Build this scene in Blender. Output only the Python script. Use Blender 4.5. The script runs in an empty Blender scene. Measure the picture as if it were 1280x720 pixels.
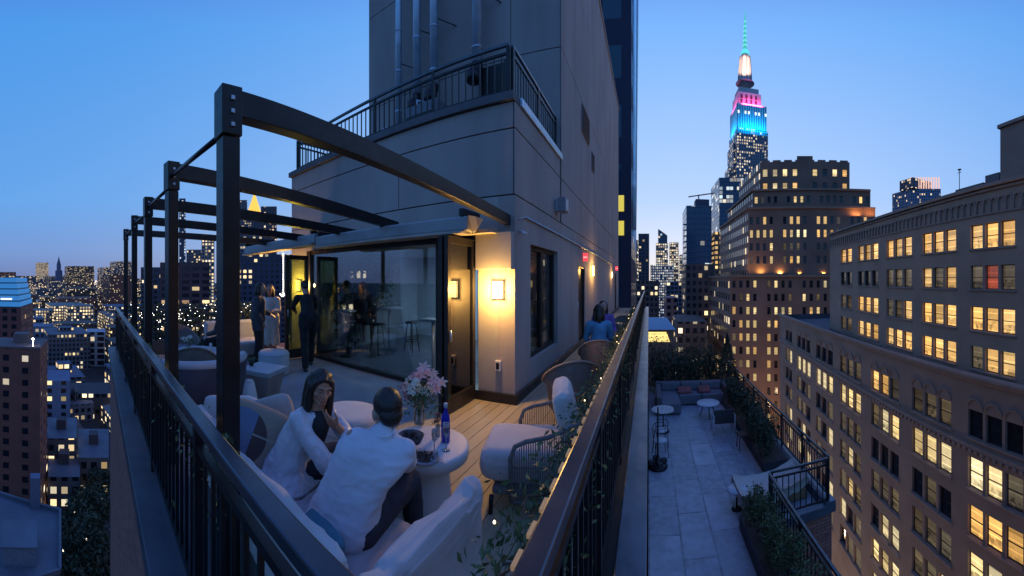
import bpy, bmesh, math, random
from mathutils import Vector, Matrix, noise
R = random.Random(11)
S = bpy.context.scene
COL = S.collection
PI = math.pi
# ------------------------------------------------------------------ camera
F = 440.0           # pixels per radian of the 1280 px wide photograph
ZC = 1.75           # eye height over the roof terrace floor
cd = bpy.data.cameras.new('camera'); cam = bpy.data.objects.new('camera', cd); COL.objects.link(cam); S.camera = cam
cd.type = 'PANO'; cd.panorama_type = 'CENTRAL_CYLINDRICAL'
cd.central_cylindrical_range_u_min = -640/F; cd.central_cylindrical_range_u_max = 640/F
cd.central_cylindrical_range_v_min = -370/F; cd.central_cylindrical_range_v_max = 350/F
cd.clip_start = 0.02; cd.clip_end = 12000
cam.location = (0, 0, ZC); cam.rotation_euler = (PI/2, 0, 171/F)
# ------------------------------------------------------------------ dusk sky
W = bpy.data.worlds.new('World'); S.world = W; W.use_nodes = True
nt = W.node_tree; N = nt.nodes; L = nt.links
bg = N['Background']; bg.inputs[1].default_value = 1.0
tc = N.new('ShaderNodeTexCoord'); sep = N.new('ShaderNodeSeparateXYZ'); L.new(tc.outputs['Generated'], sep.inputs[0])
def wmath(op, a, b=None, c=None):
    m = N.new('ShaderNodeMath'); m.operation = op
    for i, v in enumerate((a, b, c)):
        if v is None: continue
        if isinstance(v, (int, float)): m.inputs[i].default_value = v
        else: L.new(v, m.inputs[i])
    return m.outputs[0]
el = wmath('ARCSINE', sep.outputs[2])
e01 = wmath('DIVIDE', el, PI/2)
hl = wmath('MAXIMUM', wmath('SQRT', wmath('ADD', wmath('MULTIPLY', sep.outputs[0], sep.outputs[0]), wmath('MULTIPLY', sep.outputs[1], sep.outputs[1]))), 0.001)
GA = 0.10           # the glow of the set sun, north of the terrace
dg = wmath('DIVIDE', wmath('ADD', wmath('MULTIPLY', sep.outputs[0], math.sin(GA)), wmath('MULTIPLY', sep.outputs[1], math.cos(GA))), hl)
tt = wmath('POWER', wmath('MAXIMUM', wmath('MULTIPLY_ADD', dg, 0.5, 0.5), 0.0), 3.0)
def ramp(stops):
    r = N.new('ShaderNodeValToRGB'); L.new(e01, r.inputs[0]); cr = r.color_ramp
    while len(cr.elements) < len(stops): cr.elements.new(0.5)
    for e, (p, c) in zip(cr.elements, stops): e.position = p; e.color = (*c, 1)
    return r.outputs[0]
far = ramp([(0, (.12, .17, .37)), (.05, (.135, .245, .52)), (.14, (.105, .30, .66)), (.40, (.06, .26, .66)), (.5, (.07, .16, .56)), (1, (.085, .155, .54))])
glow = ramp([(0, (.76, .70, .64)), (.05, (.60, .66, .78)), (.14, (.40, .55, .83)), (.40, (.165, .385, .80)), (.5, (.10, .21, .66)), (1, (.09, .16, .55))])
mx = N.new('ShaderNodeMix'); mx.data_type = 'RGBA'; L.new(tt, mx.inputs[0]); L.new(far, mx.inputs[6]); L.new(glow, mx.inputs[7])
sky = N.new('ShaderNodeTexSky'); sky.sky_type = 'NISHITA'; sky.sun_disc = False
sky.sun_elevation = math.radians(0.5); sky.sun_rotation = GA; sky.ozone_density = 4
sm = N.new('ShaderNodeMix'); sm.data_type = 'RGBA'; sm.blend_type = 'ADD'; sm.inputs[0].default_value = 0.02
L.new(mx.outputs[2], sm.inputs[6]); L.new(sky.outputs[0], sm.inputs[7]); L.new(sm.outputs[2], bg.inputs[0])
# last soft light from the set sun (almost nothing)
sl = bpy.data.lights.new('dusk_sun', 'SUN'); sl.energy = 0.03; sl.angle = math.radians(20); sl.color = (1, .8, .7)
so = bpy.data.objects.new('dusk_sun', sl); COL.objects.link(so); so.rotation_euler = (math.radians(84), 0, PI - GA)
V = S.view_settings; V.view_transform = 'Standard'; V.look = 'None'; V.exposure = 0.30; V.gamma = 1; V.use_curve_mapping = False
S.cycles.use_denoising = True; S.cycles.max_bounces = 6; S.cycles.diffuse_bounces = 3; S.cycles.glossy_bounces = 4
S.cycles.transmission_bounces = 6; S.cycles.sample_clamp_indirect = 3.0; S.cycles.caustics_reflective = False; S.cycles.caustics_refractive = False

# ------------------------------------------------------------------ helpers
def at(x, y, z):                     # the place at height z that the photograph shows at x, y
    a = (x-811)/F; r = (ZC-z)*F/(y-350.0); return Vector((r*math.sin(a), r*math.cos(a), z))
def pol(x, r, z=0.0):
    a = (x-811)/F; return Vector((r*math.sin(a), r*math.cos(a), z))
def zat(y, r): return ZC + (350-y)/F*r

class G:
    """tiny node graph helper"""
    def __init__(s, name):
        s.m = bpy.data.materials.new(name); s.m.use_nodes = True; s.t = s.m.node_tree
        s.b = s.t.nodes['Principled BSDF']
    def n(s, ty, **k):
        q = s.t.nodes.new('ShaderNode'+ty)
        for a, v in k.items(): setattr(q, a, v)
        return q
    def l(s, a, b): s.t.links.new(a, b)
    def v(s, sock, x):
        if hasattr(x, 'is_linked'): s.l(x, sock)
        elif isinstance(x, tuple) and len(x) == 3 and sock.type == 'RGBA': sock.default_value = (*x, 1)
        else: sock.default_value = x
    def ma(s, op, a, b=None, c=None):
        q = s.n('Math', operation=op)
        for i, x in enumerate((a, b, c)):
            if x is not None: s.v(q.inputs[i], x)
        return q.outputs[0]
    def mix(s, f, a, b, mode='MIX'):
        q = s.n('Mix', data_type='RGBA', blend_type=mode); s.v(q.inputs[0], f); s.v(q.inputs[6], a); s.v(q.inputs[7], b); return q.outputs[2]
    def noise(s, vec, scale, detail=4, rough=.55):
        q = s.n('TexNoise'); s.l(vec, q.inputs['Vector']); q.inputs['Scale'].default_value = scale; q.inputs['Detail'].default_value = detail; q.inputs['Roughness'].default_value = rough
        return q.outputs[0]
    def obj(s, scale=(1, 1, 1)):
        t = s.n('TexCoord'); m = s.n('Mapping'); m.inputs['Scale'].default_value = scale; s.l(t.outputs['Object'], m.inputs[0]); return m.outputs[0]
    def bump(s, h, strength=.3, dist=.01):
        q = s.n('Bump'); q.inputs['Strength'].default_value = strength; q.inputs['Distance'].default_value = dist; s.l(h, q.inputs['Height']); s.l(q.outputs[0], s.b.inputs['Normal'])
def scl(c, k): return tuple(min(1, x*k) for x in c)
MC = {}
def mat(name, c, rough=.7, metal=0, var=.25, scale=3.0, bump=.15, bscale=40, bd=.004, stretch=(1, 1, 1), spec=.5, sheen=0):
    if name in MC: return MC[name]
    g = G(name); o = g.obj(stretch)
    f = g.ma('MULTIPLY_ADD', g.noise(o, scale, 6), 2.2, -.6)
    col = g.mix(f, scl(c, 1-var), scl(c, 1+var)); g.l(col, g.b.inputs['Base Color'])
    g.b.inputs['Metallic'].default_value = metal; g.b.inputs['Specular IOR Level'].default_value = spec
    if sheen: g.b.inputs['Sheen Weight'].default_value = sheen
    rr = g.ma('MULTIPLY_ADD', g.noise(o, scale*2.3, 3), .25, rough-.12); g.l(rr, g.b.inputs['Roughness'])
    if bump: g.bump(g.noise(o, bscale, 5), bump, bd)
    MC[name] = g.m; return g.m
def emit(name, c, k, base=(.1, .1, .1), sample=True):
    if name in MC: return MC[name]
    g = G(name); g.b.inputs['Base Color'].default_value = (*base, 1); g.b.inputs['Emission Color'].default_value = (*c, 1); g.b.inputs['Emission Strength'].default_value = k
    if not sample: g.m.cycles.emission_sampling = 'NONE'
    MC[name] = g.m; return g.m

def facade_mat(name, wall, glass=(.01, .015, .025), wu=3.0, wh=3.4, fx=(.22, .78), fy=(.25, .8), prob=.2, lit=(1, .68, .3), lit2=(1, .85, .6), k=1.2, rowp=.25, floorp=0.0, wrough=.8, grough=.15, band=None, spandrel=None):
    """a far facade: window openings set out in metres on the uv map, some of them lit"""
    if name in MC: return MC[name]
    g = G(name); uv = g.n('UVMap').outputs[0]; sp = g.n('SeparateXYZ'); g.l(uv, sp.inputs[0])
    u = g.ma('DIVIDE', sp.outputs[0], wu); v = g.ma('DIVIDE', sp.outputs[1], wh)
    fu = g.ma('FRACT', u); fv = g.ma('FRACT', v); cu = g.ma('FLOOR', u); cv = g.ma('FLOOR', v)
    inside = lambda f, a, b: g.ma('MULTIPLY', g.ma('GREATER_THAN', f, a), g.ma('LESS_THAN', f, b))
    mask = g.ma('MULTIPLY', inside(fu, *fx), inside(fv, *fy))
    geo = g.n('NewGeometry'); sn = g.n('SeparateXYZ'); g.l(geo.outputs['Normal'], sn.inputs[0])
    mask = g.ma('MULTIPLY', mask, g.ma('LESS_THAN', g.ma('ABSOLUTE', sn.outputs[2]), .5))
    oi = g.n('ObjectInfo').outputs['Random']
    cell = g.n('CombineXYZ'); g.l(cu, cell.inputs[0]); g.l(cv, cell.inputs[1]); g.l(g.ma('MULTIPLY', oi, 97.0), cell.inputs[2])
    wn = g.n('TexWhiteNoise', noise_dimensions='3D'); g.l(cell.outputs[0], wn.inputs['Vector'])
    rowc = g.n('CombineXYZ'); g.l(cv, rowc.inputs[1]); g.l(g.ma('FLOOR', g.ma('DIVIDE', cu, 4.0)), rowc.inputs[0]); g.l(g.ma('MULTIPLY', oi, 53.0), rowc.inputs[2])
    wr = g.n('TexWhiteNoise', noise_dimensions='3D'); g.l(rowc.outputs[0], wr.inputs['Vector'])
    p = g.ma('ADD', prob, g.ma('MULTIPLY', g.ma('LESS_THAN', wr.outputs['Value'], rowp), .55))
    on = g.ma('MULTIPLY', g.ma('LESS_THAN', wn.outputs['Value'], p), mask)
    sc = g.n('SeparateXYZ'); g.l(wn.outputs['Color'], sc.inputs[0])
    lc = g.mix(sc.outputs[1], lit, lit2)
    g.l(lc, g.b.inputs['Emission Color'])
    g.l(g.ma('MULTIPLY', on, g.ma('MULTIPLY_ADD', g.ma('POWER', sc.outputs[2], 1.6), k, k*.25)), g.b.inputs['Emission Strength'])
    ob = g.obj(); nz = g.noise(ob, .25, 5)
    wc = g.mix(nz, scl(wall, .7), scl(wall, 1.3))
    if spandrel: wc = g.mix(inside(fu, fx[0], fx[1]), wc, spandrel)
    bc = g.mix(mask, wc, glass); g.l(bc, g.b.inputs['Base Color'])
    g.l(g.ma('MULTIPLY_ADD', mask, grough-wrough, wrough), g.b.inputs['Roughness'])
    bp = g.n('Bump'); bp.inputs['Strength'].default_value = .6; bp.inputs['Distance'].default_value = .25; g.l(g.ma('SUBTRACT', 1.0, mask), bp.inputs['Height']); g.l(bp.outputs[0], g.b.inputs['Normal'])
    g.m.cycles.emission_sampling = 'NONE'; MC[name] = g.m; return g.m

SPLIT = {'foot', 'bracket', 'bolt', 'leg', 'eye', 'iris', 'eyebrow', 'earring', 'shoe', 'curtain_fold', 'balcony', 'lit_window', 'crown_window', 'mast_wing', 'spire_ring', 'sill', 'flower', 'seat_cushion', 'ballast', 'bulb', 'food', 'skirting', 'coping', 'joint', 'window_arch'}
class MB:
    def __init__(s): s.v = []; s.f = []; s.sm = []
    def add(s, vs, fs, smooth=False):
        b = len(s.v); s.v += [Vector(p) for p in vs]
        for f in fs: s.f.append([b+i for i in f]); s.sm.append(smooth)
        return s
    def box(s, x0, x1, y0, y1, z0, z1):
        return s.add([(x, y, z) for z in (z0, z1) for y in (y0, y1) for x in (x0, x1)], [(0, 2, 3, 1), (4, 5, 7, 6), (0, 1, 5, 4), (2, 6, 7, 3), (0, 4, 6, 2), (1, 3, 7, 5)])
    def obox(s, c, sz, rz=0, M=None):
        M = M or (Matrix.Translation(Vector(c)) @ Matrix.Rotation(rz, 4, 'Z'))
        hx, hy, hz = [q/2 for q in sz]
        return s.add([M @ Vector((x, y, z)) for z in (-hz, hz) for y in (-hy, hy) for x in (-hx, hx)], [(0, 2, 3, 1), (4, 5, 7, 6), (0, 1, 5, 4), (2, 6, 7, 3), (0, 4, 6, 2), (1, 3, 7, 5)])
    def beam(s, p, q, w, h, up=(0, 0, 1)):
        p, q = Vector(p), Vector(q); d = (q-p).normalized(); u = Vector(up); x = d.cross(u)
        if x.length < 1e-4: x = d.cross(Vector((1, 0, 0)))
        x.normalize(); z = x.cross(d).normalized()
        vs = [e + x*a*w/2 + z*b*h/2 for e in (p, q) for b in (-1, 1) for a in (-1, 1)]
        return s.add(vs, [(0, 2, 3, 1), (4, 5, 7, 6), (0, 1, 5, 4), (2, 6, 7, 3), (0, 4, 6, 2), (1, 3, 7, 5)])
    def tube(s, pts, r, n=8, caps=True):
        pts = [Vector(p) for p in pts]; k = len(pts); rs = r if isinstance(r, (list, tuple)) else [r]*k; vs = []; fs = []
        px = None
        for i, p in enumerate(pts):
            d = (pts[min(i+1, k-1)]-pts[max(i-1, 0)]).normalized()
            x = px - d*px.dot(d) if px else d.cross(Vector((0, 0, 1)) if abs(d.z) < .9 else Vector((1, 0, 0)))
            x.normalize(); px = x; y = d.cross(x)
            vs += [p + (x*math.cos(2*PI*j/n)+y*math.sin(2*PI*j/n))*rs[i] for j in range(n)]
        for i in range(k-1):
            for j in range(n): fs.append((i*n+j, i*n+(j+1) % n, (i+1)*n+(j+1) % n, (i+1)*n+j))
        if caps: fs.append(tuple(range(n-1, -1, -1))); fs.append(tuple((k-1)*n+j for j in range(n)))
        return s.add(vs, fs, True)
    def lathe(s, prof, c=(0, 0, 0), n=24, smooth=True):
        c = Vector(c); vs = []; fs = []; k = len(prof)
        for r, z in prof: vs += [c+Vector((r*math.cos(2*PI*j/n), r*math.sin(2*PI*j/n), z)) for j in range(n)]
        for i in range(k-1):
            for j in range(n): fs.append((i*n+j, i*n+(j+1) % n, (i+1)*n+(j+1) % n, (i+1)*n+j))
        fs.append(tuple(range(n-1, -1, -1))); fs.append(tuple((k-1)*n+j for j in range(n)))
        return s.add(vs, fs, smooth)
    def prism(s, poly, z0, z1):
        n = len(poly); vs = [(x, y, z0) for x, y in poly]+[(x, y, z1) for x, y in poly]
        fs = [tuple(range(n-1, -1, -1)), tuple(range(n, 2*n))]+[(i, (i+1) % n, n+(i+1) % n, n+i) for i in range(n)]
        return s.add(vs, fs)
    def cushion(s, c, sz, rz=0, rx=0, ry=0, puff=.6, seed=0, wr=.006, n=14, M=None):
        """a soft box: superellipsoid with slight creases"""
        M = M or (Matrix.Translation(Vector(c)) @ Matrix.Rotation(rz, 4, 'Z') @ Matrix.Rotation(rx, 4, 'X') @ Matrix.Rotation(ry, 4, 'Y'))
        hx, hy, hz = [q/2 for q in sz]; vs = []; fs = []; e = 2.0/(2+6*(1-puff)+2)
        sg = lambda w, m: math.copysign(abs(w)**m, w)
        nu, nv = n*4, n*2
        thin = min(range(3), key=lambda i: sz[i])
        for j in range(nv+1):
            la = -PI/2+PI*j/nv
            for i in range(nu):
                lo = 2*PI*i/nu
                p = [sg(math.cos(la), e)*sg(math.cos(lo), e), sg(math.cos(la), e)*sg(math.sin(lo), e), sg(math.sin(la), .75)]
                if thin == 0: p = [p[2], p[1], p[0]]
                elif thin == 1: p = [p[0], p[2], p[1]]
                q = Vector((p[0]*hx, p[1]*hy, p[2]*hz)); w = noise.noise(q*7+Vector((seed*3.1, seed, 0)))*wr*1.5+(.35-abs(noise.noise(Vector((q.x*9, q.y*13, q.z*17+seed)))))*wr*1.3+(.3-abs(noise.noise(Vector((q.x*26, q.y*19, q.z*31-seed)))))*wr*.5
                vs.append(M @ (q+q.normalized()*w))
        for j in range(nv):
            for i in range(nu): fs.append((j*nu+i, j*nu+(i+1) % nu, (j+1)*nu+(i+1) % nu, (j+1)*nu+i))
        return s.add(vs, fs, True)
    def leaves(s, pts, size, jit=.5, flat=0):
        for p in pts:
            a = Vector((R.gauss(0, 1), R.gauss(0, 1), R.gauss(0, 1)+flat)).normalized(); b = a.orthogonal().normalized(); b = (b*math.cos(q := R.uniform(0, 6.28))+a.cross(b)*math.sin(q)).normalized(); c = a.cross(b)
            z = size*R.uniform(1-jit, 1+jit); p = Vector(p)
            s.add([p-b*z, p+c*z*.42+a*z*.12, p+b*z, p-c*z*.42+a*z*.12], [(0, 1, 2, 3)])
        return s
    def parts(s):
        up = list(range(len(s.v)))
        def fd(i):
            while up[i] != i: up[i] = up[up[i]]; i = up[i]
            return i
        for f in s.f:
            for i in f[1:]: up[fd(i)] = fd(f[0])
        gr = {}
        for f, q in zip(s.f, s.sm): gr.setdefault(fd(f[0]), []).append((f, q))
        out = []
        for fs in gr.values():
            m = MB(); mp = {}
            for f, q in fs:
                for i in f:
                    if i not in mp: mp[i] = len(m.v); m.v.append(s.v[i])
                m.f.append([mp[i] for i in f]); m.sm.append(q)
            out.append(m)
        return out
    def build(s, name, m, parent=None, uv=False, origin=None, bevel=0, kind=None):
        if name in SPLIT:
            ps = s.parts()
            if 1 < len(ps) <= 100: return [q.build1(name, m, parent, uv, origin, bevel, kind) for q in ps][0]
            if len(ps) > 100: kind = 'stuff'
        return s.build1(name, m, parent, uv, origin, bevel, kind)
    def build1(s, name, m, parent=None, uv=False, origin=None, bevel=0, kind=None):
        me = bpy.data.meshes.new(name)
        o0 = Vector((0, 0, 0)); p = parent
        while p: o0 += p.location; p = p.parent
        if origin is not None: o0 += Vector(origin)
        me.from_pydata([v-o0 for v in s.v], [], s.f)
        me.polygons.foreach_set('use_smooth', s.sm)
        if uv:
            ul = me.uv_layers.new(name='UVMap')
            for pg in me.polygons:
                nn = pg.normal; co = [me.vertices[me.loops[li].vertex_index].co for li in pg.loop_indices]
                if abs(nn.z) > .7: us = [(c.x, c.y) for c in co]; m0 = 0
                else:
                    t = Vector((-nn.y, nn.x, 0)).normalized(); us = [(c.dot(t), c.z) for c in co]; m0 = min(a for a, b in us)
                for li, (a, b) in zip(pg.loop_indices, us): ul.data[li].uv = (a-m0, b+400 if abs(nn.z) <= .7 else b)
        me.materials.append(m); me.update()
        ob = bpy.data.objects.new(name, me); COL.objects.link(ob)
        if parent: ob.parent = parent
        if origin is not None: ob.location = Vector(origin)
        if bevel:
            bv = ob.modifiers.new('bevel', 'BEVEL'); bv.width = bevel; bv.segments = 2; bv.limit_method = 'ANGLE'
        if kind: ob['kind'] = kind
        return ob
def tag(o, label=None, cat=None, group=None, kind=None):
    if label: o['label'] = label
    if cat: o['category'] = cat
    if group: o['group'] = group
    if kind: o['kind'] = kind
    return o
def thing(name, label, cat, loc=(0, 0, 0), group=None):
    o = bpy.data.objects.new(name, None); COL.objects.link(o); o.location = loc; o.empty_display_size = .2
    return tag(o, label, cat, group)
def copy_tree(o, loc=None, rz=None, label=None, parent=None):
    c = o.copy(); COL.objects.link(c); c.parent = parent
    if loc is not None: c.location = loc
    if rz is not None: c.rotation_euler = (0, 0, rz)
    if label: c['label'] = label
    for ch in list(o.children): copy_tree(ch, parent=c)
    return c
def place(o, loc, rz=0): o.location = loc; o.rotation_euler = (0, 0, rz); return o

# ------------------------------------------------------------------ materials
stucco = mat('stucco', (.35, .295, .275), .85, var=.20, scale=1.1, stretch=(1, 1, .22), bump=.25, bscale=60, bd=.004)
concrete = mat('concrete', (.25, .25, .27), .75, var=.22, scale=1.6, bump=.2, bscale=25)
darkmetal = mat('dark_metal', (.022, .021, .024), .38, .5, var=.3, scale=6, bump=.1, bscale=80)
railmetal = mat('rail_metal', (.10, .10, .11), .3, .75, var=.3, scale=8, bump=.06, bscale=60)
coping = mat('lead_coping', (.13, .145, .18), .36, .5, var=.35, scale=2.5, bump=.25, bscale=9, bd=.01)
steel = mat('galvanised_steel', (.46, .56, .66), .42, .45, var=.15, scale=4, bump=.05)
cream = mat('cream_fabric', (.56, .50, .47), .9, var=.1, scale=5, bump=.35, bscale=350, bd=.002, sheen=.3)
greyfab = mat('grey_fabric', (.38, .35, .36), .9, var=.12, scale=5, bump=.4, bscale=350, bd=.002, sheen=.3)
whitepl = mat('white_cast_stone', (.62, .58, .58), .55, var=.08, scale=6, bump=.12, bscale=50)
trimdark = mat('dark_bronze', (.03, .026, .024), .4, .35, var=.25, scale=5, bump=.08)
leafm = mat('leaf_green', (.085, .12, .045), .5, var=.5, scale=9, bump=.1, bscale=30)
leafd = mat('leaf_dark', (.035, .055, .028), .6, var=.5, scale=4, bump=.1, bscale=30)
bark = mat('bark', (.09, .065, .05), .9, var=.3, scale=8, bump=.5, bscale=30)
rope = mat('grey_rope', (.17, .155, .15), .85, var=.2, scale=20, bump=.3, bscale=200, bd=.001)
wallbeige = mat('painted_pier', (.36, .33, .31), .8, var=.1, scale=2, bump=.2, bscale=50)
def thin_glass(name, tint=(.7, .75, .78), refl=.12, rough=.02):
    if name in MC: return MC[name]
    g = G(name); t = g.n('BsdfTransparent'); t.inputs[0].default_value = (*tint, 1); gl = g.n('BsdfGlossy'); gl.inputs['Roughness'].default_value = rough
    lw = g.n('LayerWeight'); lw.inputs[0].default_value = .35
    f = g.ma('ADD', g.ma('MULTIPLY', lw.outputs['Fresnel'], .7), refl)
    mx = g.n('MixShader'); g.l(f, mx.inputs[0]); g.l(t.outputs[0], mx.inputs[1]); g.l(gl.outputs[0], mx.inputs[2])
    g.l(mx.outputs[0], g.t.nodes['Material Output'].inputs[0]); MC[name] = g.m; return g.m
glass = thin_glass('door_glass', (.86, .9, .92), .02)
clearglass = thin_glass('clear_glass', (.9, .93, .93), .06, .01)

def plank_mat(name, c, w, axis=0, warm=.3):
    g = G(name); tcn = g.n('TexCoord').outputs['Object']; sp = g.n('SeparateXYZ'); g.l(tcn, sp.inputs[0])
    cell = g.ma('FLOOR', g.ma('DIVIDE', sp.outputs[axis], w))
    wn = g.n('TexWhiteNoise', noise_dimensions='1D'); g.l(cell, wn.inputs['W'])
    m = g.n('Mapping'); m.inputs['Scale'].default_value = (14, .8, 14) if axis == 0 else (.8, 14, 14); g.l(tcn, m.inputs[0])
    gr = g.noise(m.outputs[0], 3, 7, .65)
    a = g.mix(gr, scl(c, .6), scl(c, 1.35)); b = g.mix(wn.outputs['Value'], scl(c, .8), scl(c, 1.15))
    g.l(g.mix(.45, a, b), g.b.inputs['Base Color']); g.b.inputs['Roughness'].default_value = .62; g.bump(gr, .35, .004); return g.m
def brick_mat(name, c1, c2, mortar, scale=1.0, bw=.22, rh=.075, rough=.9, ms=.012, vertical=True, k1=.5, k2=.4):
    g = G(name); tcn = g.n('TexCoord').outputs['Object']; sp = g.n('SeparateXYZ'); g.l(tcn, sp.inputs[0])
    cb = g.n('CombineXYZ')
    if vertical: g.l(g.ma('ADD', sp.outputs[0], sp.outputs[1]), cb.inputs[0]); g.l(sp.outputs[2], cb.inputs[1])
    else: g.l(sp.outputs[0], cb.inputs[1]); g.l(sp.outputs[1], cb.inputs[0])
    br = g.n('TexBrick'); g.l(cb.outputs[0], br.inputs['Vector']); br.inputs['Scale'].default_value = scale
    br.inputs['Brick Width'].default_value = bw; br.inputs['Row Height'].default_value = rh; br.inputs['Mortar Size'].default_value = ms; br.inputs['Mortar Smooth'].default_value = .3
    for k, c in (('Color1', c1), ('Color2', c2), ('Mortar', mortar)): br.inputs[k].default_value = (*c, 1)
    nz = g.noise(tcn, 1.4, 6); nz2 = g.noise(tcn, 7, 6)
    c = g.mix(g.ma('MULTIPLY', g.ma('POWER', nz, 1.5), k1), br.outputs['Color'], scl(c1, .35)); c = g.mix(g.ma('MULTIPLY', g.ma('POWER', nz2, 2.0), k2), c, scl(c2, 2.2))
    g.l(c, g.b.inputs['Base Color']); g.b.inputs['Roughness'].default_value = rough
    g.bump(g.ma('ADD', g.ma('MULTIPLY', br.outputs['Fac'], -1.0), g.ma('MULTIPLY', nz2, .4)), .5, .01); return g.m
brick = brick_mat('parapet_brick', (.48, .18, .13), (.27, .10, .08), (.09, .07, .07))
slabs = brick_mat('terrace_slabs', (.66, .68, .70), (.24, .26, .30), (.03, .03, .035), bw=1.25, rh=.62, rough=.5, ms=.022, vertical=False, k1=2.0, k2=1.1)

# ================================================================== ground and the roof terrace itself
GZ = -62.0
ground = MB(); ground.add([(-7000, -5000, GZ), (7000, -5000, GZ), (7000, 9000, GZ), (-7000, 9000, GZ)], [(0, 1, 2, 3)])
ground.build('ground', mat('asphalt_ground', (.03, .03, .034), .9, var=.5, scale=.05, bump=0), kind='structure')

EX, WX, PY = -1.84, -7.4, 4.6       # penthouse: east face, west face, front face
RX, RYL = -.27, .50                 # the two railing lines
host = thing('host_building', 'tall dark brick building under our feet carrying the wooden deck and the roof terrace', 'building', (-4, 10, GZ))
MB().box(-8.75, -.055, .36, 22.0, GZ, -.06).build('wall', brick, host)
MB().box(-8.8, -.202, .30, .56, -.055, .085).build('coping', mat('coping_dark', (.075, .08, .10), .5, .3, var=.3, scale=2.5, bump=.25, bscale=9, bd=.01), host, bevel=.008)
MB().box(-.20, -.012, .30, .56, -.055, .085).box(-.20, -.012, .56, 22.0, -.055, .085).build('coping', coping, host, bevel=.008)
MB().box(-8.8, -.40, .565, .80, -.05, .06).build('kerb', mat('kerb_grey', (.12, .12, .13), .8), host)
m = MB(); m.box(-8.8, -2.76, .803, 4.62, -.05, 0); m.build('terrace_floor', concrete, kind='structure')
m = MB(); x = -2.75
while x < -.42:
    m.box(x, min(x+.138, -.40), .803, 22, -.03, .004); x += .145
m.build('deck', plank_mat('deck_planks', (.38, .31, .20), .145), kind='structure', bevel=0)
MB().box(-2.758, -.205, .79, 21.9, -.05, -.032).build('deck_underlay', trimdark, kind='structure')

# ------------------------------------------------------------------ railings
def railing(label, p0, p1, z0, h, pitch=.11, post=1.35, name='railing', top_w=.07, m_top=None, group=None, second=.10):
    p0, p1 = Vector(p0), Vector(p1); d = p1-p0; Ln = d.length; d.normalize()
    t = thing(name, label, 'railing', (p0.x, p0.y, z0), group)
    P0 = lambda s, z: p0+d*s+Vector((0, 0, z-p0.z))
    MB().beam(P0(0, z0+h-.025), P0(Ln, z0+h-.025), top_w, .05).build('handrail', m_top or railmetal, t, bevel=.008)
    MB().beam(P0(0, z0+h-.05-second), P0(Ln, z0+h-.05-second), .035, .035).build('upper_rail', darkmetal, t)
    MB().beam(P0(0, z0+.10), P0(Ln, z0+.10), .035, .03).build('bottom_rail', darkmetal, t)
    n = max(1, round(Ln/post))
    for i in range(n+1):
        s = min(max(Ln*i/n, .025), Ln-.025); MB().beam(P0(s, z0), P0(s, z0+h-.052), .045, .045, up=d).build('post', darkmetal, t)
        if i < n:
            b = MB(); k = int(Ln/n/pitch)
            for j in range(1, k):
                q = Ln*i/n+Ln/n*j/k; b.beam(P0(q, z0+.115), P0(q, z0+h-.07-second), .018, .018, up=d)
            b.build('baluster_panel', darkmetal, t)
    return t
bluerail = mat('rail_painted_top', (.10, .105, .13), .34, .7, var=.25, scale=3, bump=.05, bscale=30)
railing('long dark metal railing along the left deck edge before the black pergola posts', (-8.5, RYL, 0), (RX-.035, RYL, 0), .085, 1.0, m_top=bluerail)
railing('long dark metal railing on the right deck edge with leafy garland', (RX, RYL+.0, 0), (RX, 21.9, 0), .085, 1.0, m_top=bluerail)
railing('dark railing closing the far west end of the terrace behind the standing guests', (-8.5, RYL+.05, 0), (-8.5, 4.6, 0), .085, .95)

# ------------------------------------------------------------------ penthouse
ph = thing('penthouse_building', 'two storey grey stucco penthouse with folding glass doors beside the deck', 'building', (-4.6, 8, 0))
# wall made of render panels with open joints over a dark backing
core = MB()
core.box(-7.38, -1.86, 7.27, 21.28, 2.98, 12.0)             # tower core
core.box(-7.38, -1.86, 4.64, 7.27, 2.98, 4.27)              # lower volume core
core.box(-7.38, -7.01, 4.64, 5.65, 0, 2.5)
core.build('wall_core', mat('joint_backing', (.07, .065, .07), .9), ph)
g_ = .009
def panels_y(m, y, xs, zs, t=.03):       # panels on a face at y looking south
    for i in range(len(xs)-1):
        for j in range(len(zs)-1): m.box(xs[i]+g_, xs[i+1]-g_, y, y+t, zs[j]+g_, zs[j+1]-g_)
def panels_x(m, xf, ys, zs, t=.018):
    for i in range(len(ys)-1):
        for j in range(len(zs)-1): m.box(xf-t, xf, ys[i]+g_, ys[i+1]-g_, zs[j]+g_, zs[j+1]-g_)
m = MB()
panels_y(m, PY, [WX, -3.96, EX-.02], [2.96, 3.90]); panels_y(m, PY, [WX, EX-.02], [3.90, 4.28])
panels_y(m, 7.25, [WX, -3.0, EX-.02], [4.45, 6.71, 9.4, 12.05])
panels_x(m, EX, [PY, 7.15], [2.96, 3.90, 4.28])
panels_x(m, EX, [7.25, 8.64, 11.8, 16.5, 21.3], [2.96, 3.90, 6.71, 9.4, 12.05])
m.box(-7.4, -7.382, 4.6, 5.65, 0, 4.27); m.box(-7.4, -7.382, 5.652, 7.12, 2.45, 4.27); m.box(-7.4, -7.382, 5.652, 7.12, 0, .55); m.box(-7.4, -7.382, 7.122, 7.26, 0, 4.27); m.box(-7.4, -7.382, 7.262, 21.3, 0, 12.0)
m.build('wall_panel', stucco, ph, bevel=.004)
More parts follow.
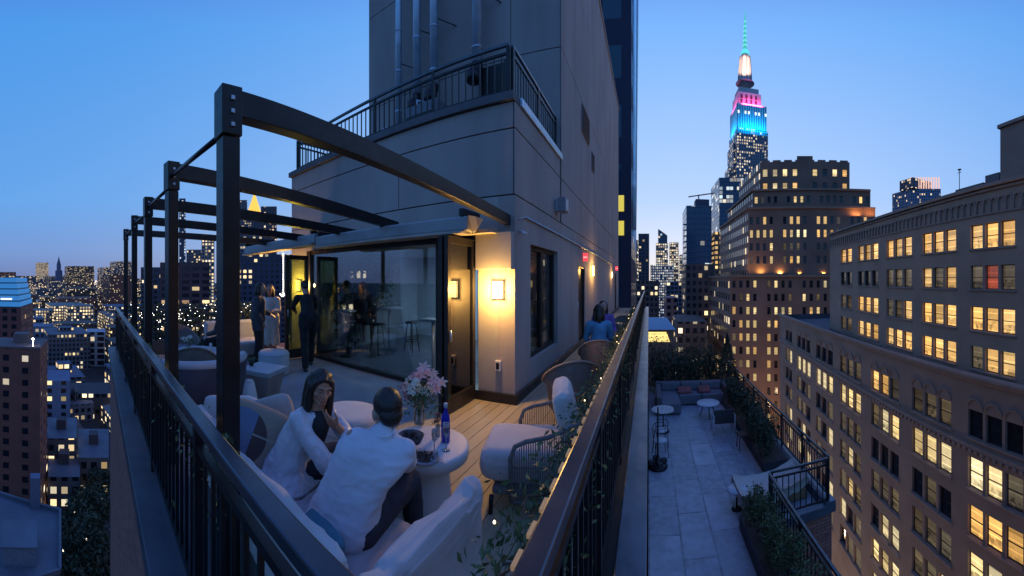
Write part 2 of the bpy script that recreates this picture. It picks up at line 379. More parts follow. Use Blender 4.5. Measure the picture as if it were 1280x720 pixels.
# lower storey of the east face, with the window and the door openings left open
m = MB(); t = .25; W0, W1, WZ0, WZ1 = 5.27, 6.95, .46, 2.32; D0, D1, DZ = 9.08, 10.0, 2.12; E0, E1 = 19.0, 19.9
def xw(y0, y1, z0, z1): m.box(EX-t, EX, y0, y1, z0, z1)
xw(PY+.0, W0, 0, 2.95); xw(W0, W1, 0, WZ0); xw(W0, W1, WZ1, 2.95); xw(W1, D0, 0, 2.95); xw(D0, D1, DZ, 2.95); xw(D1, E0, 0, 2.95); xw(E0, E1, DZ, 2.95); xw(E1, 21.3, 0, 2.95)
m.build('ground_floor_wall', stucco, ph)
MB().box(-2.42, EX-t-.002, PY, PY+.3, 0, 2.95).build('pier', wallbeige, ph)
MB().box(-2.40, EX-.002, PY-.13, PY-.002, 1.90, 2.42).build('glow_cut_fascia', wallbeige, ph, bevel=.004)  # projection shaped to cut the lamp glow off above
MB().box(WX, -2.425, PY, PY+.3, 2.42, 2.95).build('lintel', stucco, ph)
MB().box(-2.46, EX+.045, PY-.05, PY-.003, 0, .14).box(EX+.003, EX+.045, PY-.002, 21.3, 0, .14).build('skirting', trimdark, ph, bevel=.006)
MB().box(WX, -6.74, PY+.0, PY+.3, 0, 2.42).build('west_pier', wallbeige, ph)
# roof terrace of the lower storey and its cap
MB().box(WX-.05, EX-.0, PY-.06, PY+.20, 4.285, 4.40).build('parapet_cap', mat('cap_dark', (.10, .10, .11), .7), ph)
MB().box(EX-.22, EX+.035, PY+.203, 7.24, 4.285, 4.41).build('metal_flashing', steel, ph, bevel=.004)
MB().box(-7.38, -2.07, 4.81, 7.24, 4.272, 4.36).build('balcony_floor', concrete, ph)
MB().box(-7.45, -1.80, 7.2, 21.35, 12.055, 12.2).build('roof', stucco, ph)
# east window
wn = MB(); 
for a, b in ((W0, W0+.07), ((W0+W1)/2-.05, (W0+W1)/2+.05), (W1-.07, W1)): wn.box(EX-.16, EX-.08, a, b, WZ0, WZ1)
wn.box(EX-.16, EX-.08, W0+.07, (W0+W1)/2-.05, WZ0, WZ0+.08); wn.box(EX-.16, EX-.08, (W0+W1)/2+.05, W1-.07, WZ0, WZ0+.08)
wn.box(EX-.16, EX-.08, W0+.07, (W0+W1)/2-.05, WZ1-.07, WZ1); wn.box(EX-.16, EX-.08, (W0+W1)/2+.05, W1-.07, WZ1-.07, WZ1)
wf = wn.build('window', trimdark, ph)
for a, b in ((W0+.07, (W0+W1)/2-.05), ((W0+W1)/2+.05, W1-.07)):
    MB().box(EX-.125, EX-.118, a, b, WZ0+.08, WZ1-.07).build('pane', glass, wf)
cur = MB(); 
for i in range(9): cur.tube([(EX-.30+.02*math.sin(i*2), W0+.12+i*.05, WZ0), (EX-.30, W0+.1+i*.06, 1.7), (EX-.30, W0+.12+i*.05, WZ1+.05)], .04, 6)
for i in range(9): cur.tube([(EX-.30, W1-.1-i*.05, WZ0), (EX-.31, W1-.15-i*.06, 1.6), (EX-.30, W1-.1-i*.05, WZ1+.05)], .04, 6)
cur.build('curtain', mat('curtain', (.16, .12, .1), .9), ph)
for y0, y1 in ((D0, D1), (E0, E1)):
    dd = MB().box(EX-.12, EX-.06, y0+.05, y1-.05, .02, DZ-.05).build('door', trimdark, ph)
    MB().box(EX-.14, EX-.02, y0, y0+.05, 0, DZ).box(EX-.14, EX-.02, y1-.05, y1, 0, DZ).box(EX-.14, EX-.02, y0+.05, y1-.05, DZ-.05, DZ).build('frame', trimdark, dd)
    MB().tube([(EX-.03, y0+.15, .95), (EX-.03, y0+.15, 1.15)], .012).build('handle', steel, dd)
# louvre vents on the tower
for y0, y1, z0, z1 in ((9.5, 10.6, 5.85, 6.6), (11.2, 11.6, 5.3, 5.9)):
    v = MB().box(EX+.002, EX+.03, y0, y1, z0, z1)
    for i in range(int((z1-z0)/.09)): v.beam((EX+.045, y0+.03, z0+.06+i*.09), (EX+.045, y1-.03, z0+.06+i*.09), .03, .015)
    v.build('louvre_vent', mat('louvre_grey', (.12, .12, .14), .6), ph)
# ducts with brackets, roof door and roof machinery on the balcony
ducts = [(-5.98, 5.75), (-5.38, 6.35), (-4.86, 6.42), (-3.69, 6.55)]
for i, (dx, zb) in enumerate(ducts):
    rr = (.085, .10, .10, .115)[i]
    m = MB().tube([(dx, 6.95, zb), (dx, 6.95, 12.6)], rr, 16)
    for q in range(6): m.tube([(dx, 6.95, zb+.35+q*1.05), (dx, 6.95, zb+.39+q*1.05)], rr+.012, 16)
    d = tag(m.build('exhaust_duct', steel), ['leftmost vertical silver exhaust duct on the tower wall above the balcony', 'second from left of the vertical silver exhaust ducts on the tower wall', 'third from left of the vertical silver exhaust ducts beside its two close neighbours', 'lone rightmost vertical silver exhaust duct standing apart beside the dark roof door'][i], 'duct', 'exhaust ducts on the tower wall')
    MB().beam((dx+rr, 6.98, zb+1.6), (dx+rr+.35, 7.24, zb+1.45), .02, .02).beam((dx+rr, 6.98, zb+3.7), (dx+rr+.35, 7.24, zb+3.55), .02, .02).build('bracket', darkmetal, d)
    MB().tube([(dx, 6.95, zb+.02), (dx, 6.93, zb-.12), (dx, 6.8, zb-.25)], rr*1.15, 12).tube([(dx, 6.8, zb-.22), (dx, 6.8, zb-.45)], .16, 12).build('fan_housing', darkmetal, d)
rd = MB().box(-3.67, -3.13, 7.18, 7.247, 4.45, 6.6).build('roof_door', mat('black_opening', (.008, .008, .01), .6), ph)
MB().box(-3.73, -3.672, 7.15, 7.247, 4.45, 6.65).box(-3.128, -3.07, 7.15, 7.247, 4.45, 6.65).build('frame', trimdark, rd)
for i, (x0, x1, z1, lb) in enumerate(((-6.25, -5.5, 5.35, 'grey condenser box under the leftmost exhaust duct on the balcony'), (-5.2, -4.3, 5.7, 'wide grey condenser box in the middle of the balcony behind its railing'), (-3.62+.0, -3.72+.65, 5.2, 'small dark condenser box before the roof door on the balcony'))):
    u = thing('condenser_unit', lb, 'air conditioner', ((x0+x1)/2, 6.5, 4.36), 'condensers on the balcony')
    MB().box(x0, x1, 6.25 if i < 2 else 6.1, 6.8 if i < 2 else 6.5, 4.44, z1).build('casing', mat('casing_grey', (.13, .14, .17), .6), u, bevel=.02)
    yy = 6.24 if i < 2 else 6.09
    g2 = MB()
    for q in range(7): g2.beam((x0+.06, yy, 4.55+q*(z1-4.65)/7), (x1-.06, yy, 4.55+q*(z1-4.65)/7), .012, .02)
    g2.build('grille', darkmetal, u)
    MB().box(x0+.05, x0+.1, yy+.02, yy+.3, 4.362, 4.438).box(x1-.1, x1-.05, yy+.02, yy+.3, 4.362, 4.438).build('foot', darkmetal, u)
    MB().tube([(x0+.2, 6.45, z1), (x0+.2, 6.45, z1+.2), (x0+.3, 6.9, z1+.3)], .03).build('pipe', steel, u)
# balcony railings
railing('dark metal railing on the front edge of the upper balcony under the silver ducts', (WX+.06, PY+.12, 0), (-1.97, PY+.12, 0), 4.4, .80, pitch=.12, post=1.4, top_w=.045)
railing('short dark metal railing on the right return of the upper balcony above the metal flashing', (-1.95, PY+.17, 0), (-1.95, 7.2, 0), 4.412, .79, pitch=.12, post=1.2, top_w=.045)
railing('short dark metal railing at the far left end of the upper balcony', (WX+.06, PY+.17, 0), (WX+.06, 7.2, 0), 4.4, .80, pitch=.12, post=1.2, top_w=.045)

# wall light box, conduit, camera, outlet
b = thing('floodlight', 'small grey box floodlight fixed high on the side wall over the window', 'light', (EX, 6.83, 3.2))
MB().box(EX+.003, EX+.06, 6.76, 6.90, 3.12, 3.36).build('bracket', steel, b)
MB().box(EX+.062, EX+.22, 6.70, 6.96, 3.10, 3.38).build('casing', mat('box_grey', (.22, .23, .25), .5), b, bevel=.012)
MB().box(EX+.222, EX+.23, 6.72, 6.94, 3.13, 3.35).build('lens', steel, b)
tag(MB().tube([(EX+.02, 4.98, 2.70), (EX+.02, 8.5, 2.66), (EX+.02, 12, 2.62), (EX+.02, 18.5, 2.5)], .017).tube([(EX+.02, 4.7, 2.62), (EX+.02, 4.98, 2.70)], .006).build('conduit', steel), 'thin metal conduit running along the side wall over window and doors', 'conduit')
b = thing('security_camera', 'tiny white security camera at the corner of the penthouse under the joint', 'camera', (EX, 4.72, 2.42))
MB().tube([(EX+.002, 4.75, 2.46), (EX+.05, 4.75, 2.44)], .014).build('mount', steel, b); MB().tube([(EX+.05, 4.72, 2.44), (EX+.14, 4.66, 2.40)], .028).build('housing', whitepl, b)
b = thing('wall_outlet', 'small white weatherproof power outlet low on the lit pier', 'outlet', (-2.08, PY, .5))
MB().box(-2.13, -2.04, PY-.05, PY-.002, .45, .60).build('casing', whitepl, b, bevel=.008); MB().box(-2.11, -2.06, PY-.054, PY-.051, .48, .57).build('socket', darkmetal, b)

# sconces: a caged glass block with the lamp behind it
lampglass = emit('lamp_glow', (1, .66, .24), 7.0, sample=False)
def sconce(label, x, y, z, nx, ny, w=.165, h=.255, power=26, group='glowing wall lamps'):
    t = thing('wall_lamp', label, 'wall lamp', (x, y, z), group); tx, ty = -ny, nx
    rz = math.atan2(ty, tx)
    c = lambda d, s, zz: (x+nx*d+tx*s, y+ny*d+ty*s, z+zz)
    MB().obox(c(.012, 0, 0), (w-.02, .02, h-.02), rz).build('back_plate', darkmetal, t)
    MB().obox(c(.040, 0, 0), (w-.01, .034, h-.01), rz).build('glass_shade', lampglass, t)
    m = MB()
    for q in (-1, 1): m.obox(c(.058, q*w/2, 0), (.007, .008, h+.01), rz)
    for q in range(-2, 3): m.obox(c(.062, 0, q*h/6), (w, .006, .006), rz)
    m.build('cage', trimdark, t)
    ld = bpy.data.lights.new('lamp_light', 'POINT'); ld.energy = power; ld.color = (1, .55, .13); ld.shadow_soft_size = .06
    lo = bpy.data.objects.new('lamp_light', ld); COL.objects.link(lo); lo.parent = t; lo.location = (nx*.22, ny*.22, 0)
    return t
sconce('bright amber wall lamp on the pier at the corner of the penthouse', -2.09, PY, 1.61, 0, -1, power=62)
sconce('bright wall lamp on the west pier behind the bending man in black', -7.05, PY, 1.62, 0, -1, power=75)
sconce('small glowing wall lamp beside the first door on the side wall', EX, 11.3, 2.05, 1, 0, .16, .34, 34)
sconce('far glowing wall lamp by the last door on the side wall', EX, 17.2, 2.0, 1, 0, .14, .3, 16)
exitred = emit('exit_red', (1, .05, .06), 1.3)
def exit_sign(label, y):
    t = thing('exit_sign', label, 'sign', (EX, y, 2.36), 'red exit signs'); 
    MB().box(EX+.003, EX+.135, y-.03, y+.03, 2.28, 2.50).build('casing', exitred, t)
    cu = bpy.data.curves.new('lettering', 'FONT'); cu.body = 'EXIT'; cu.size = .055; cu.extrude = .002; cu.align_x = 'CENTER'
    tmp = bpy.data.objects.new('lettering', cu); COL.objects.link(tmp); dg_ = bpy.context.evaluated_depsgraph_get(); me = bpy.data.meshes.new_from_object(tmp.evaluated_get(dg_)); bpy.data.objects.remove(tmp)
    me.materials.clear(); me.materials.append(emit('exit_white', (1, .8, .75), 1.2)); q = bpy.data.objects.new('lettering', me); COL.objects.link(q); q.parent = t; q.location = (.07, -.034, .01); q.rotation_euler = (PI/2, 0, 0)
exit_sign('glowing red exit sign above the first door on the side wall', 9.75)
exit_sign('far glowing red exit sign above the last door on the side wall', 19.4)

# ------------------------------------------------------------------ folding glass doors and the room behind
gd = thing('glass_door', 'wide dark framed glass wall between terrace and indoor lounge', 'door', (-4.9, PY, 0))
fr = MB(); GY0, GY1 = PY+.04, PY+.12
for xx, w in ((-6.73, .09), (-3.20, .10), (-2.99, .16)): fr.box(xx, xx+w, GY0-.02, GY1+.02, 0, 2.415)
fr.box(-6.64, -3.20, GY0, GY1, 2.33, 2.415).box(-6.64, -3.20, GY0, GY1, 0, .07).box(-2.83, -2.425, GY0, GY1, 2.33, 2.415)
fr.build('frame', trimdark, gd)
MB().box(-6.64, -3.202, PY+.075, PY+.083, .07, 2.33).build('pane', glass, gd)
def leaf(label, x, y0, y1, h=2.33):
    t = thing('folded_door_leaf', label, 'door', (x, y0, 0), 'folding door leaves turned out from the glass wall')
    MB().box(x-.03, x+.03, y0, y0+.08, .02, h).box(x-.03, x+.03, y1-.08, y1, .02, h).box(x-.03, x+.03, y0+.08, y1-.08, .02, .22).box(x-.03, x+.03, y0+.08, y1-.08, h-.10, h).build('frame', trimdark, t, bevel=.004)
    MB().box(x-.005, x+.005, y0+.08, y1-.08, .22, h-.10).build('pane', thin_glass('smoked_glass', (.10, .10, .11), .16), t)
    MB().tube([(x+.05, y0+.04, .95), (x+.05, y0+.04, 1.1)], .012).build('handle', steel, t)
    return t
leaf('dark glass door leaf folded out beside the amber lamp pier', -2.47, 3.80, 4.55)
leaf('dark glass door leaf folded out, just left of its neighbour by the lamp pier', -2.56, 3.80, 4.55)
lf = leaf('dark glass door leaf folded out beside the west pier behind the man in black', -6.62, 3.95, 4.55, 2.3)
for q_ in lf.children:
    if q_.name.startswith('pane'): q_.data.materials.clear(); q_.data.materials.append(thin_glass('green_glass', (.50, .58, .34), .06))
room = thing('indoor_lounge', 'dim indoor lounge with grey walls and picture seen through the glass', 'room', (-4.6, 8, 0))
roomwall = mat('lounge_wall', (.30, .34, .38), .9, var=.08, scale=1)
MB().box(-7.0, -2.12, 4.92, 11.5, -.05, 0.0).build('floor', mat('lounge_floor', (.07, .07, .08), .3, var=.3), room)
MB().box(-7.0, -2.12, 4.92, 11.5, 2.45, 2.5).build('ceiling', roomwall, room)
bw = MB(); WXa, WXb = -6.75, -5.0
bw.box(-7.0, -2.12, 9.0, 9.15, 0, 2.45).build('back_wall', roomwall, room)
MB().box(-7.0, -6.95, 4.92, 5.65, 0, 2.45).box(-7.0, -6.95, 7.12, 9.0, 0, 2.45).box(-7.0, -6.95, 5.652, 7.118, 0, .55).build('side_wall', roomwall, room)
MB().box(-4.7, -2.3, 8.9, 8.99, .0, 2.3).build('dark_panelling', mat('panelling', (.07, .055, .06), .7), room)
m = MB()
for yy in (5.70, 6.38, 7.07): m.box(-7.05, -7.0, yy-.025, yy+.025, .55, 2.45)
m.build('window_frame', trimdark, room)
pic = MB().box(-3.7, -3.1, 8.84, 8.898, .95, 1.9).build('picture_frame', trimdark, room); MB().box(-3.64, -3.16, 8.83, 8.838, 1.01, 1.84).build('picture', mat('picture_dark', (.06, .07, .08), .5, var=.6, scale=5), pic)
ld = bpy.data.lights.new('lounge_fill_light', 'AREA'); ld.energy = 80; ld.size = 1.2; ld.color = (.45, .72, 1)
# lamp added under the lounge ceiling to brighten the room
cl = thing('lounge_fill_lamp', 'added round lamp brightening the lounge behind the glass', 'lamp', (-4.2, 7.6, 2.44))
MB().lathe([(.01, -.05), (.16, -.05), (.18, 0)], (-4.2, 7.6, 2.448)).build('fill_lamp_shade', emit('dim_shade', (.5, .75, 1), .5), cl)
lo = bpy.data.objects.new('lounge_fill_light', ld); COL.objects.link(lo); lo.parent = cl; lo.location = (0, 0, -.07)

# ------------------------------------------------------------------ awning
aw = thing('awning', 'long retracted beige awning cassette above the glass doors', 'awning', (-5, 4.2, 2.5))
awm = mat('awning_shell', (.34, .33, .33), .55, .2, var=.1); awb = mat('awning_beige', (.42, .36, .30), .8)
for x0, x1, dz in ((-5.6, -2.28, .0), (-9.0, -5.64, .07)):
    MB().box(x0, x1, 4.02, 4.30, 2.40+dz, 2.60+dz).build('cassette', awm, aw, bevel=.03)
    MB().box(x0+.05, x1-.05, 3.94, 4.20, 2.36+dz, 2.395+dz).build('front_bar', awb, aw, bevel=.006)
    for xx in (x0+.08, x1-.12): MB().box(xx, xx+.06, 4.01, 4.5, 2.602+dz, 2.70+dz).build('bracket', darkmetal, aw)
MB().add([(-2.27, 4.02, 2.60), (-2.27, 4.30, 2.60), (-2.27, 4.14, 2.38), (-2.17, 4.04, 2.58), (-2.17, 4.28, 2.58), (-2.17, 4.12, 2.44)], [(0, 1, 2), (5, 4, 3), (0, 3, 4, 1), (1, 4, 5, 2), (2, 5, 3, 0)]).build('end_flap', awb, aw)
MB().box(-3.0, -2.05, 4.32, 4.5, 2.40, 2.45).build('arm', awb, aw)

# ------------------------------------------------------------------ pergola: five bents, one frame
pg = thing('pergola', 'black steel pergola with five posts and long beams over the left of the terrace', 'pergola', (-4.5, .7, 0))
PYY = .70
tops = [(285, 1.02), (214.5, 1.08), (185, 1.10), (168, 1.16), (157.5, 1.17)]
ends = [(-1.95, PY+.0, .90), (-3.92, 4.5, .96), (-4.92, 4.5, .92), (-6.28, 4.5, .93), (-7.6, 4.5, .95)]
pts = []
for (px, h), (ex, ey, eh) in zip(tops, ends):
    a = (px-811)/F; X = PYY*math.tan(a); Z = ZC+h; pts.append((X, Z))
    s = .055
    d = Vector((ex-X, ey-PYY, 0)).normalized()
    MB().obox((X, PYY, (.0+Z-.26)/2), (.10, .10, Z-.26), -math.atan2(d.x, d.y)).build('post', darkmetal, pg, bevel=.004)
    MB().obox((X, PYY, Z-.12), (.118, .118, .26), -math.atan2(d.x, d.y)).build('post_head', darkmetal, pg, bevel=.004)
    MB().beam(Vector((X, PYY, Z-.07))+d*.06, (ex, ey, ZC+eh-.05), .09, .14).build('beam', darkmetal, pg, bevel=.004)
    bt = MB()
    for q in range(3): bt.obox(Vector((X, PYY, Z-.06-q*.07))+Vector((d.y, -d.x, 0))*.06, (.02, .02, .02))
    bt.build('bolt', steel, pg)
for i in range(4):
    (xa, za), (xb, zb) = pts[i], pts[i+1]
    MB().tube([(xa-.06, PYY, za-.20), (xb+.06, PYY, zb-.12)], .018).build('tie_rod', darkmetal, pg)
# ================================================================== the big office building across the gap, windows as real openings
officewall = mat('office_stone', (.24, .175, .145), .88, var=.16, scale=.35, bump=.25, bscale=6, bd=.02)
officetrim = mat('office_trim', (.27, .20, .165), .85, var=.15, scale=1)
frame_m = mat('window_frame_dark', (.02, .018, .018), .5)
def lit_pane(name, c, k, busy=.6, dark=.0):
    g = G(name); o = g.n('TexCoord').outputs['Object']; sp = g.n('SeparateXYZ'); g.l(o, sp.inputs[0])
    rnd = g.n('ObjectInfo').outputs['Random']
    cb = g.n('CombineXYZ'); g.l(g.ma('ADD', g.ma('MULTIPLY', sp.outputs[0], 1.0), g.ma('MULTIPLY', rnd, 77)), cb.inputs[0]); g.l(sp.outputs[2], cb.inputs[2])
    vo = g.n('TexVoronoi', distance='CHEBYCHEV'); g.l(cb.outputs[0], vo.inputs['Vector']); vo.inputs['Scale'].default_value = 2.2
    sc = g.n('SeparateXYZ'); g.l(vo.outputs['Color'], sc.inputs[0])
    low = g.ma('LESS_THAN', sp.outputs[2], g.ma('MULTIPLY_ADD', rnd, .8, .25))      # desks and shelves below, blind above
    clutter = g.ma('MULTIPLY', low, g.ma('MULTIPLY', sc.outputs[0], busy))
    strip = g.ma('MULTIPLY', g.ma('GREATER_THAN', g.ma('FRACT', g.ma('ADD', g.ma('MULTIPLY', sp.outputs[2], 1.3), rnd)), .86), .5)
    nz = g.noise(cb.outputs[0], 1.6, 4)
    rb = g.ma('FRACT', g.ma('MULTIPLY', rnd, 31.3)); blind = g.ma('MULTIPLY', g.ma('GREATER_THAN', sp.outputs[2], g.ma('MULTIPLY_ADD', rb, -2.6, 2.7)), g.ma('GREATER_THAN', g.ma('FRACT', g.ma('MULTIPLY', rnd, 7.9)), .45))
    slat = g.ma('MULTIPLY_ADD', g.ma('SINE', g.ma('MULTIPLY', sp.outputs[2], 60.0)), .12, .60); blf = g.ma('SUBTRACT', 1.0, g.ma('MULTIPLY', blind, g.ma('SUBTRACT', 1.0, slat)))
    k2 = g.ma('MULTIPLY', g.ma('MULTIPLY', blf, g.ma('MULTIPLY_ADD', rnd, .7, .5)), g.ma('ADD', g.ma('SUBTRACT', g.ma('MULTIPLY_ADD', nz, .7, .55), clutter), strip))
    g.l(g.ma('MAXIMUM', g.ma('MULTIPLY', k2, k), .02), g.b.inputs['Emission Strength'])
    g.l(g.mix(g.ma('FRACT', g.ma('MULTIPLY', rnd, 13.7)), c, (min(1, c[0]), c[1]*1.18, c[2]*1.7)), g.b.inputs['Emission Color'])
    g.b.inputs['Base Color'].default_value = (.03, .03, .03, 1); g.b.inputs['Roughness'].default_value = .12
    g.m.cycles.emission_sampling = 'NONE'; return g.m
p_lit = lit_pane('pane_lit', (1, .53, .14), 1.0); p_white = lit_pane('pane_pale', (1, .70, .28), 1.0); p_half = lit_pane('pane_half_lit', (.9, .62, .28), .11, .9)
p_dark = mat('pane_dark', (.02, .022, .028), .08, var=.4, scale=1, bump=0)
p_red = lit_pane('pane_red', (1, .16, .06), .6)
def proto_window(m, w, h):
    fm = MB(); e = .07
    fm.box(0, e, 0, .06, 0, h).box(w-e, w, 0, .06, 0, h).box(e, w-e, 0, .06, 0, e).box(e, w-e, 0, .06, h-e, h).box(e, w-e, .0, .05, h*.5-.035, h*.5+.035)
    f = fm.build('window', frame_m); MB().box(e, w-e, .064, .08, e, h-e).build('pane', m, f); return f
def facade(root, O, d, n, cols, rows, srange, zrange, wall, pick, depth=.35, hseg=None, maxwin=100):
    """wall sheet with a real opening for every window; each window is its own part"""
    O, d, n = Vector(O), Vector(d), Vector(n); up = Vector((0, 0, 1))
    P = lambda s, z, q=0: O+d*s+up*z+n*q
    wins = [(s0, s1) for c in cols for (s0, s1) in c]
    se = sorted(set([srange[0], srange[1]]+[x for w in wins for x in w])); ze = sorted(set([zrange[0], zrange[1]]+[x for r in rows for x in r]))
    ws = set(w[0] for w in wins); wz = set(r[0] for r in rows); m = MB()
    for i in range(len(se)-1):
        for j in range(len(ze)-1):
            s0, s1, z0, z1 = se[i], se[i+1], ze[j], ze[j+1]
            if s0 in ws and z0 in wz:
                A = [P(s0, z0), P(s1, z0), P(s1, z1), P(s0, z1)]; B = [p-n*depth for p in A]
                for k in range(4): m.add([A[k], A[(k+1) % 4], B[(k+1) % 4], B[k]], [(0, 1, 2, 3)])
            else: m.add([P(s0, z0), P(s1, z0), P(s1, z1), P(s0, z1)], [(0, 1, 2, 3)])
    w = m.build('facade_wall', wall, root)
    sill = MB()
    for c in cols:
        for r in rows: sill.beam(P(c[0][0]-.15, r[0]-.09, .06), P(c[-1][1]+.15, r[0]-.09, .06), .14, .14)
    sill.build('sill', officetrim, root)
    todo = []
    for ci, c in enumerate(cols):
        for ri, r in enumerate(rows):
            for wi, (s0, s1) in enumerate(c): todo.append((((P(s0, r[0]))-Vector((0, 0, ZC))).length, ci, ri, wi, s0, s1, r))
    todo.sort(key=lambda q: q[0]); base = root.location; protos = {}; rest = {}
    ang = math.atan2(d.y, d.x)
    for k, (_, ci, ri, wi, s0, s1, r) in enumerate(todo):
        m = pick(ci, ri, wi); key = (m.name, round(s1-s0, 2), round(r[1]-r[0], 2))
        loc = P(s0, r[0], -depth+.09) if (d.cross(n)).z < 0 else P(s1, r[0], -depth+.09)
        # window local +y points into the wall
        az = math.atan2(-n.x, -n.y); rz = math.atan2(-(-n.x), -n.y)
        ex = Vector((math.cos(rz), math.sin(rz), 0)); loc = P(s0, r[0], -depth+.09) if ex.dot(d) > 0 else P(s1, r[0], -depth+.09)
        if k < maxwin:
            if key not in protos: protos[key] = proto_window(m, s1-s0, r[1]-r[0]); f = protos[key]; f.parent = root
            else:
                f = protos[key].copy(); COL.objects.link(f); f.parent = root
                pn = protos[key].children[0].copy(); COL.objects.link(pn); pn.parent = f
            f.location = loc-base; f.rotation_euler = (0, 0, rz)
        else:
            M = Matrix.Translation(loc) @ Matrix.Rotation(rz, 4, 'Z'); mb = rest.setdefault(m.name, (MB(), m))[0]; w_, h_ = s1-s0, r[1]-r[0]
            mb.add([M @ Vector(q) for q in ((0, .06, 0), (w_, .06, 0), (w_, .06, h_), (0, .06, h_))], [(0, 1, 2, 3)])
    for mb, mm in rest.values(): tag(mb.build('far_windows', mm, root), kind='stuff')
def sfrom(x, Vp, D): return D/math.tan((x-Vp)/F)
def cols_px(groups, Vp, D):
    out = []
    for x0, x1, k in groups:
        sb, sa = sfrom(x0, Vp, D), sfrom(x1, Vp, D); g_ = (sb-sa)*.055; w = ((sb-sa)-g_*(k-1))/k
        out.append([(round(sa+i*(w+g_), 3), round(sa+i*(w+g_)+w, 3)) for i in range(k)])
    return out
def axis(Vp, D):
    b = (Vp-811)/F; d = Vector((math.sin(b), math.cos(b), 0)); n = Vector((-math.cos(b), math.sin(b), 0)); return -n*D, d, n
R2 = random.Random(5)
# ---- lower wing
O, d, n = axis(860, 20.0)
lw = thing('office_building', 'long stone office building at the right, its lower wing with rows of triple windows', 'building', (O.x+30*d.x, O.y+30*d.y, GZ))
tops_ = [-8.45, -12.2, -16.0, -19.7, -23.6, -27.4, -31.2]; rows = [(z-(2.2 if i == 0 else 2.5), z) for i, z in enumerate(tops_)]
groups = [(982, 990, 2), (996.4, 1013, 3), (1020, 1041, 3), (1050, 1076, 3), (1089, 1123.6, 3), (1140, 1189, 3), (1209.8, 1279, 3)]
cols = cols_px(groups, 860, 20.0)
lastc = cols[-1][0][0]; cols.append([(lastc-8.6+i*1.75, lastc-8.6+i*1.75+1.6) for i in range(3)])
def pick_low(ci, ri, wi):
    if ri == 0: return [p_dark, p_dark, p_dark, p_half, p_lit if wi else p_half, p_half, p_dark, p_lit][ci]
    if ri == 1: return p_white if R2.random() < .93 else p_half
    if ri == 2: return R2.choice([p_dark, p_dark, p_half, p_half])  if ci < 6 else p_lit
    if ri == 3: return R2.choice([p_dark, p_half, p_half, p_white]) if ci < 6 else p_white
    if ri == 4: return R2.choice([p_white, p_half, p_dark, p_half])
    return R2.choice([p_white, p_white, p_white, p_half]) if ci >= 4 else R2.choice([p_half, p_dark, p_white])
facade(lw, O, d, n, cols, rows, (5.0, sfrom(975, 860, 20.0)), (GZ, -5.86), officewall, pick_low)
sE = sfrom(975, 860, 20.0)
P = lambda s, z, q=0: O+d*s+Vector((0, 0, z))+n*q
# the ledge, frieze and arches over the top row
m = MB().beam(P(5, -5.75, .1), P(sE+.4, -5.75, .1), .7, .2).beam(P(5, -6.05, .12), P(sE+.2, -6.05, .12), .25, .22)
m.beam(P(5, -11.35, .08), P(sE+.1, -11.35, .08), .16, .3); s = 5
while s < sE: m.obox(P(s, -11.65, .1), (.3, .2, .3), math.atan2(d.y, d.x)); s += .62
m.build('cornice', officetrim, lw)
m = MB()
for c in cols:
    for s0, s1 in c:
        mid = (s0+s1)/2; w = (s1-s0)/2
        pr = [P(mid-w*math.cos(t_*PI/8), -8.45+.18+w*.9*math.sin(t_*PI/8), .05) for t_ in range(9)]
        m.tube(pr, .055, 6)
m.build('window_arch', officetrim, lw)
m = MB(); A, B = P(5, 0), P(sE, 0); back = -n*34
poly = [(A+back).xy, (A-n*.01).xy, (B-n*.01).xy, (B+back).xy]
m.add([(*poly[3], GZ), (*poly[2], GZ), (*poly[2], -5.9), (*poly[3], -5.9)], [(0, 1, 2, 3)])
m.add([(*q, -7.0) for q in poly], [(0, 1, 2, 3)]).add([P(5, -5.9, -.4), P(sE, -5.9, -.4), P(sE, -7, -.4), P(5, -7, -.4), P(5, -5.9, .0), P(sE, -5.9, .0)], [(0, 1, 2, 3), (4, 5, 1, 0)]).build('roof', mat('office_roof', (.10, .10, .11), .9, var=.3, scale=.3), lw)
# ---- upper block, set back
O, d, n = axis(880, 22.0)
upperwall = mat('office_stone_streetglow', (.34, .23, .17), .88, var=.16, scale=.35, bump=.25, bscale=6, bd=.02)  # office stone again, street glow mixed into its colour
ub = thing('office_building', 'upper set back block of the stone office building with amber windows and arcaded frieze', 'building', (O.x+30*d.x, O.y+30*d.y, -5.8))
rows = [(4.55, 6.69), (.95, 3.03), (-2.75, -.65), (-6.25, -4.2)]
cols = cols_px([(1051, 1064.7, 2), (1072.5, 1097.7, 3), (1108, 1139.7, 3), (1153, 1195, 3), (1213, 1268.7, 3)], 880, 22.0)
l0 = cols[-1][0][0]; cols.append([(l0-7.4+i*1.65, l0-7.4+i*1.65+1.5) for i in range(3)])
def pick_up(ci, ri, wi):
    if ri == 0: return p_lit
    if ri == 1: return (p_red if (ci, wi) == (4, 1) else [p_dark, p_dark, p_half, p_lit if wi != 1 else p_half, p_half, p_dark][ci])
    if ri == 2: return p_lit if ci > 0 and R2.random() < .92 else p_half
    return p_lit if ci > 0 and R2.random() < .9 else p_half
sE2 = sfrom(1037.5, 880, 22.0)
facade(ub, O, d, n, cols, rows, (8.0, sE2), (-6.98, 9.7), upperwall, pick_up)
P = lambda s, z, q=0: O+d*s+Vector((0, 0, z))+n*q
m = MB().beam(P(8, 9.85, .05), P(sE2+.3, 9.85, .05), .7, .3).beam(P(8, 9.5, .05), P(sE2+.1, 9.5, .05), .25, .2); m.build('cornice', officetrim, ub)
m = MB(); s = 8.3
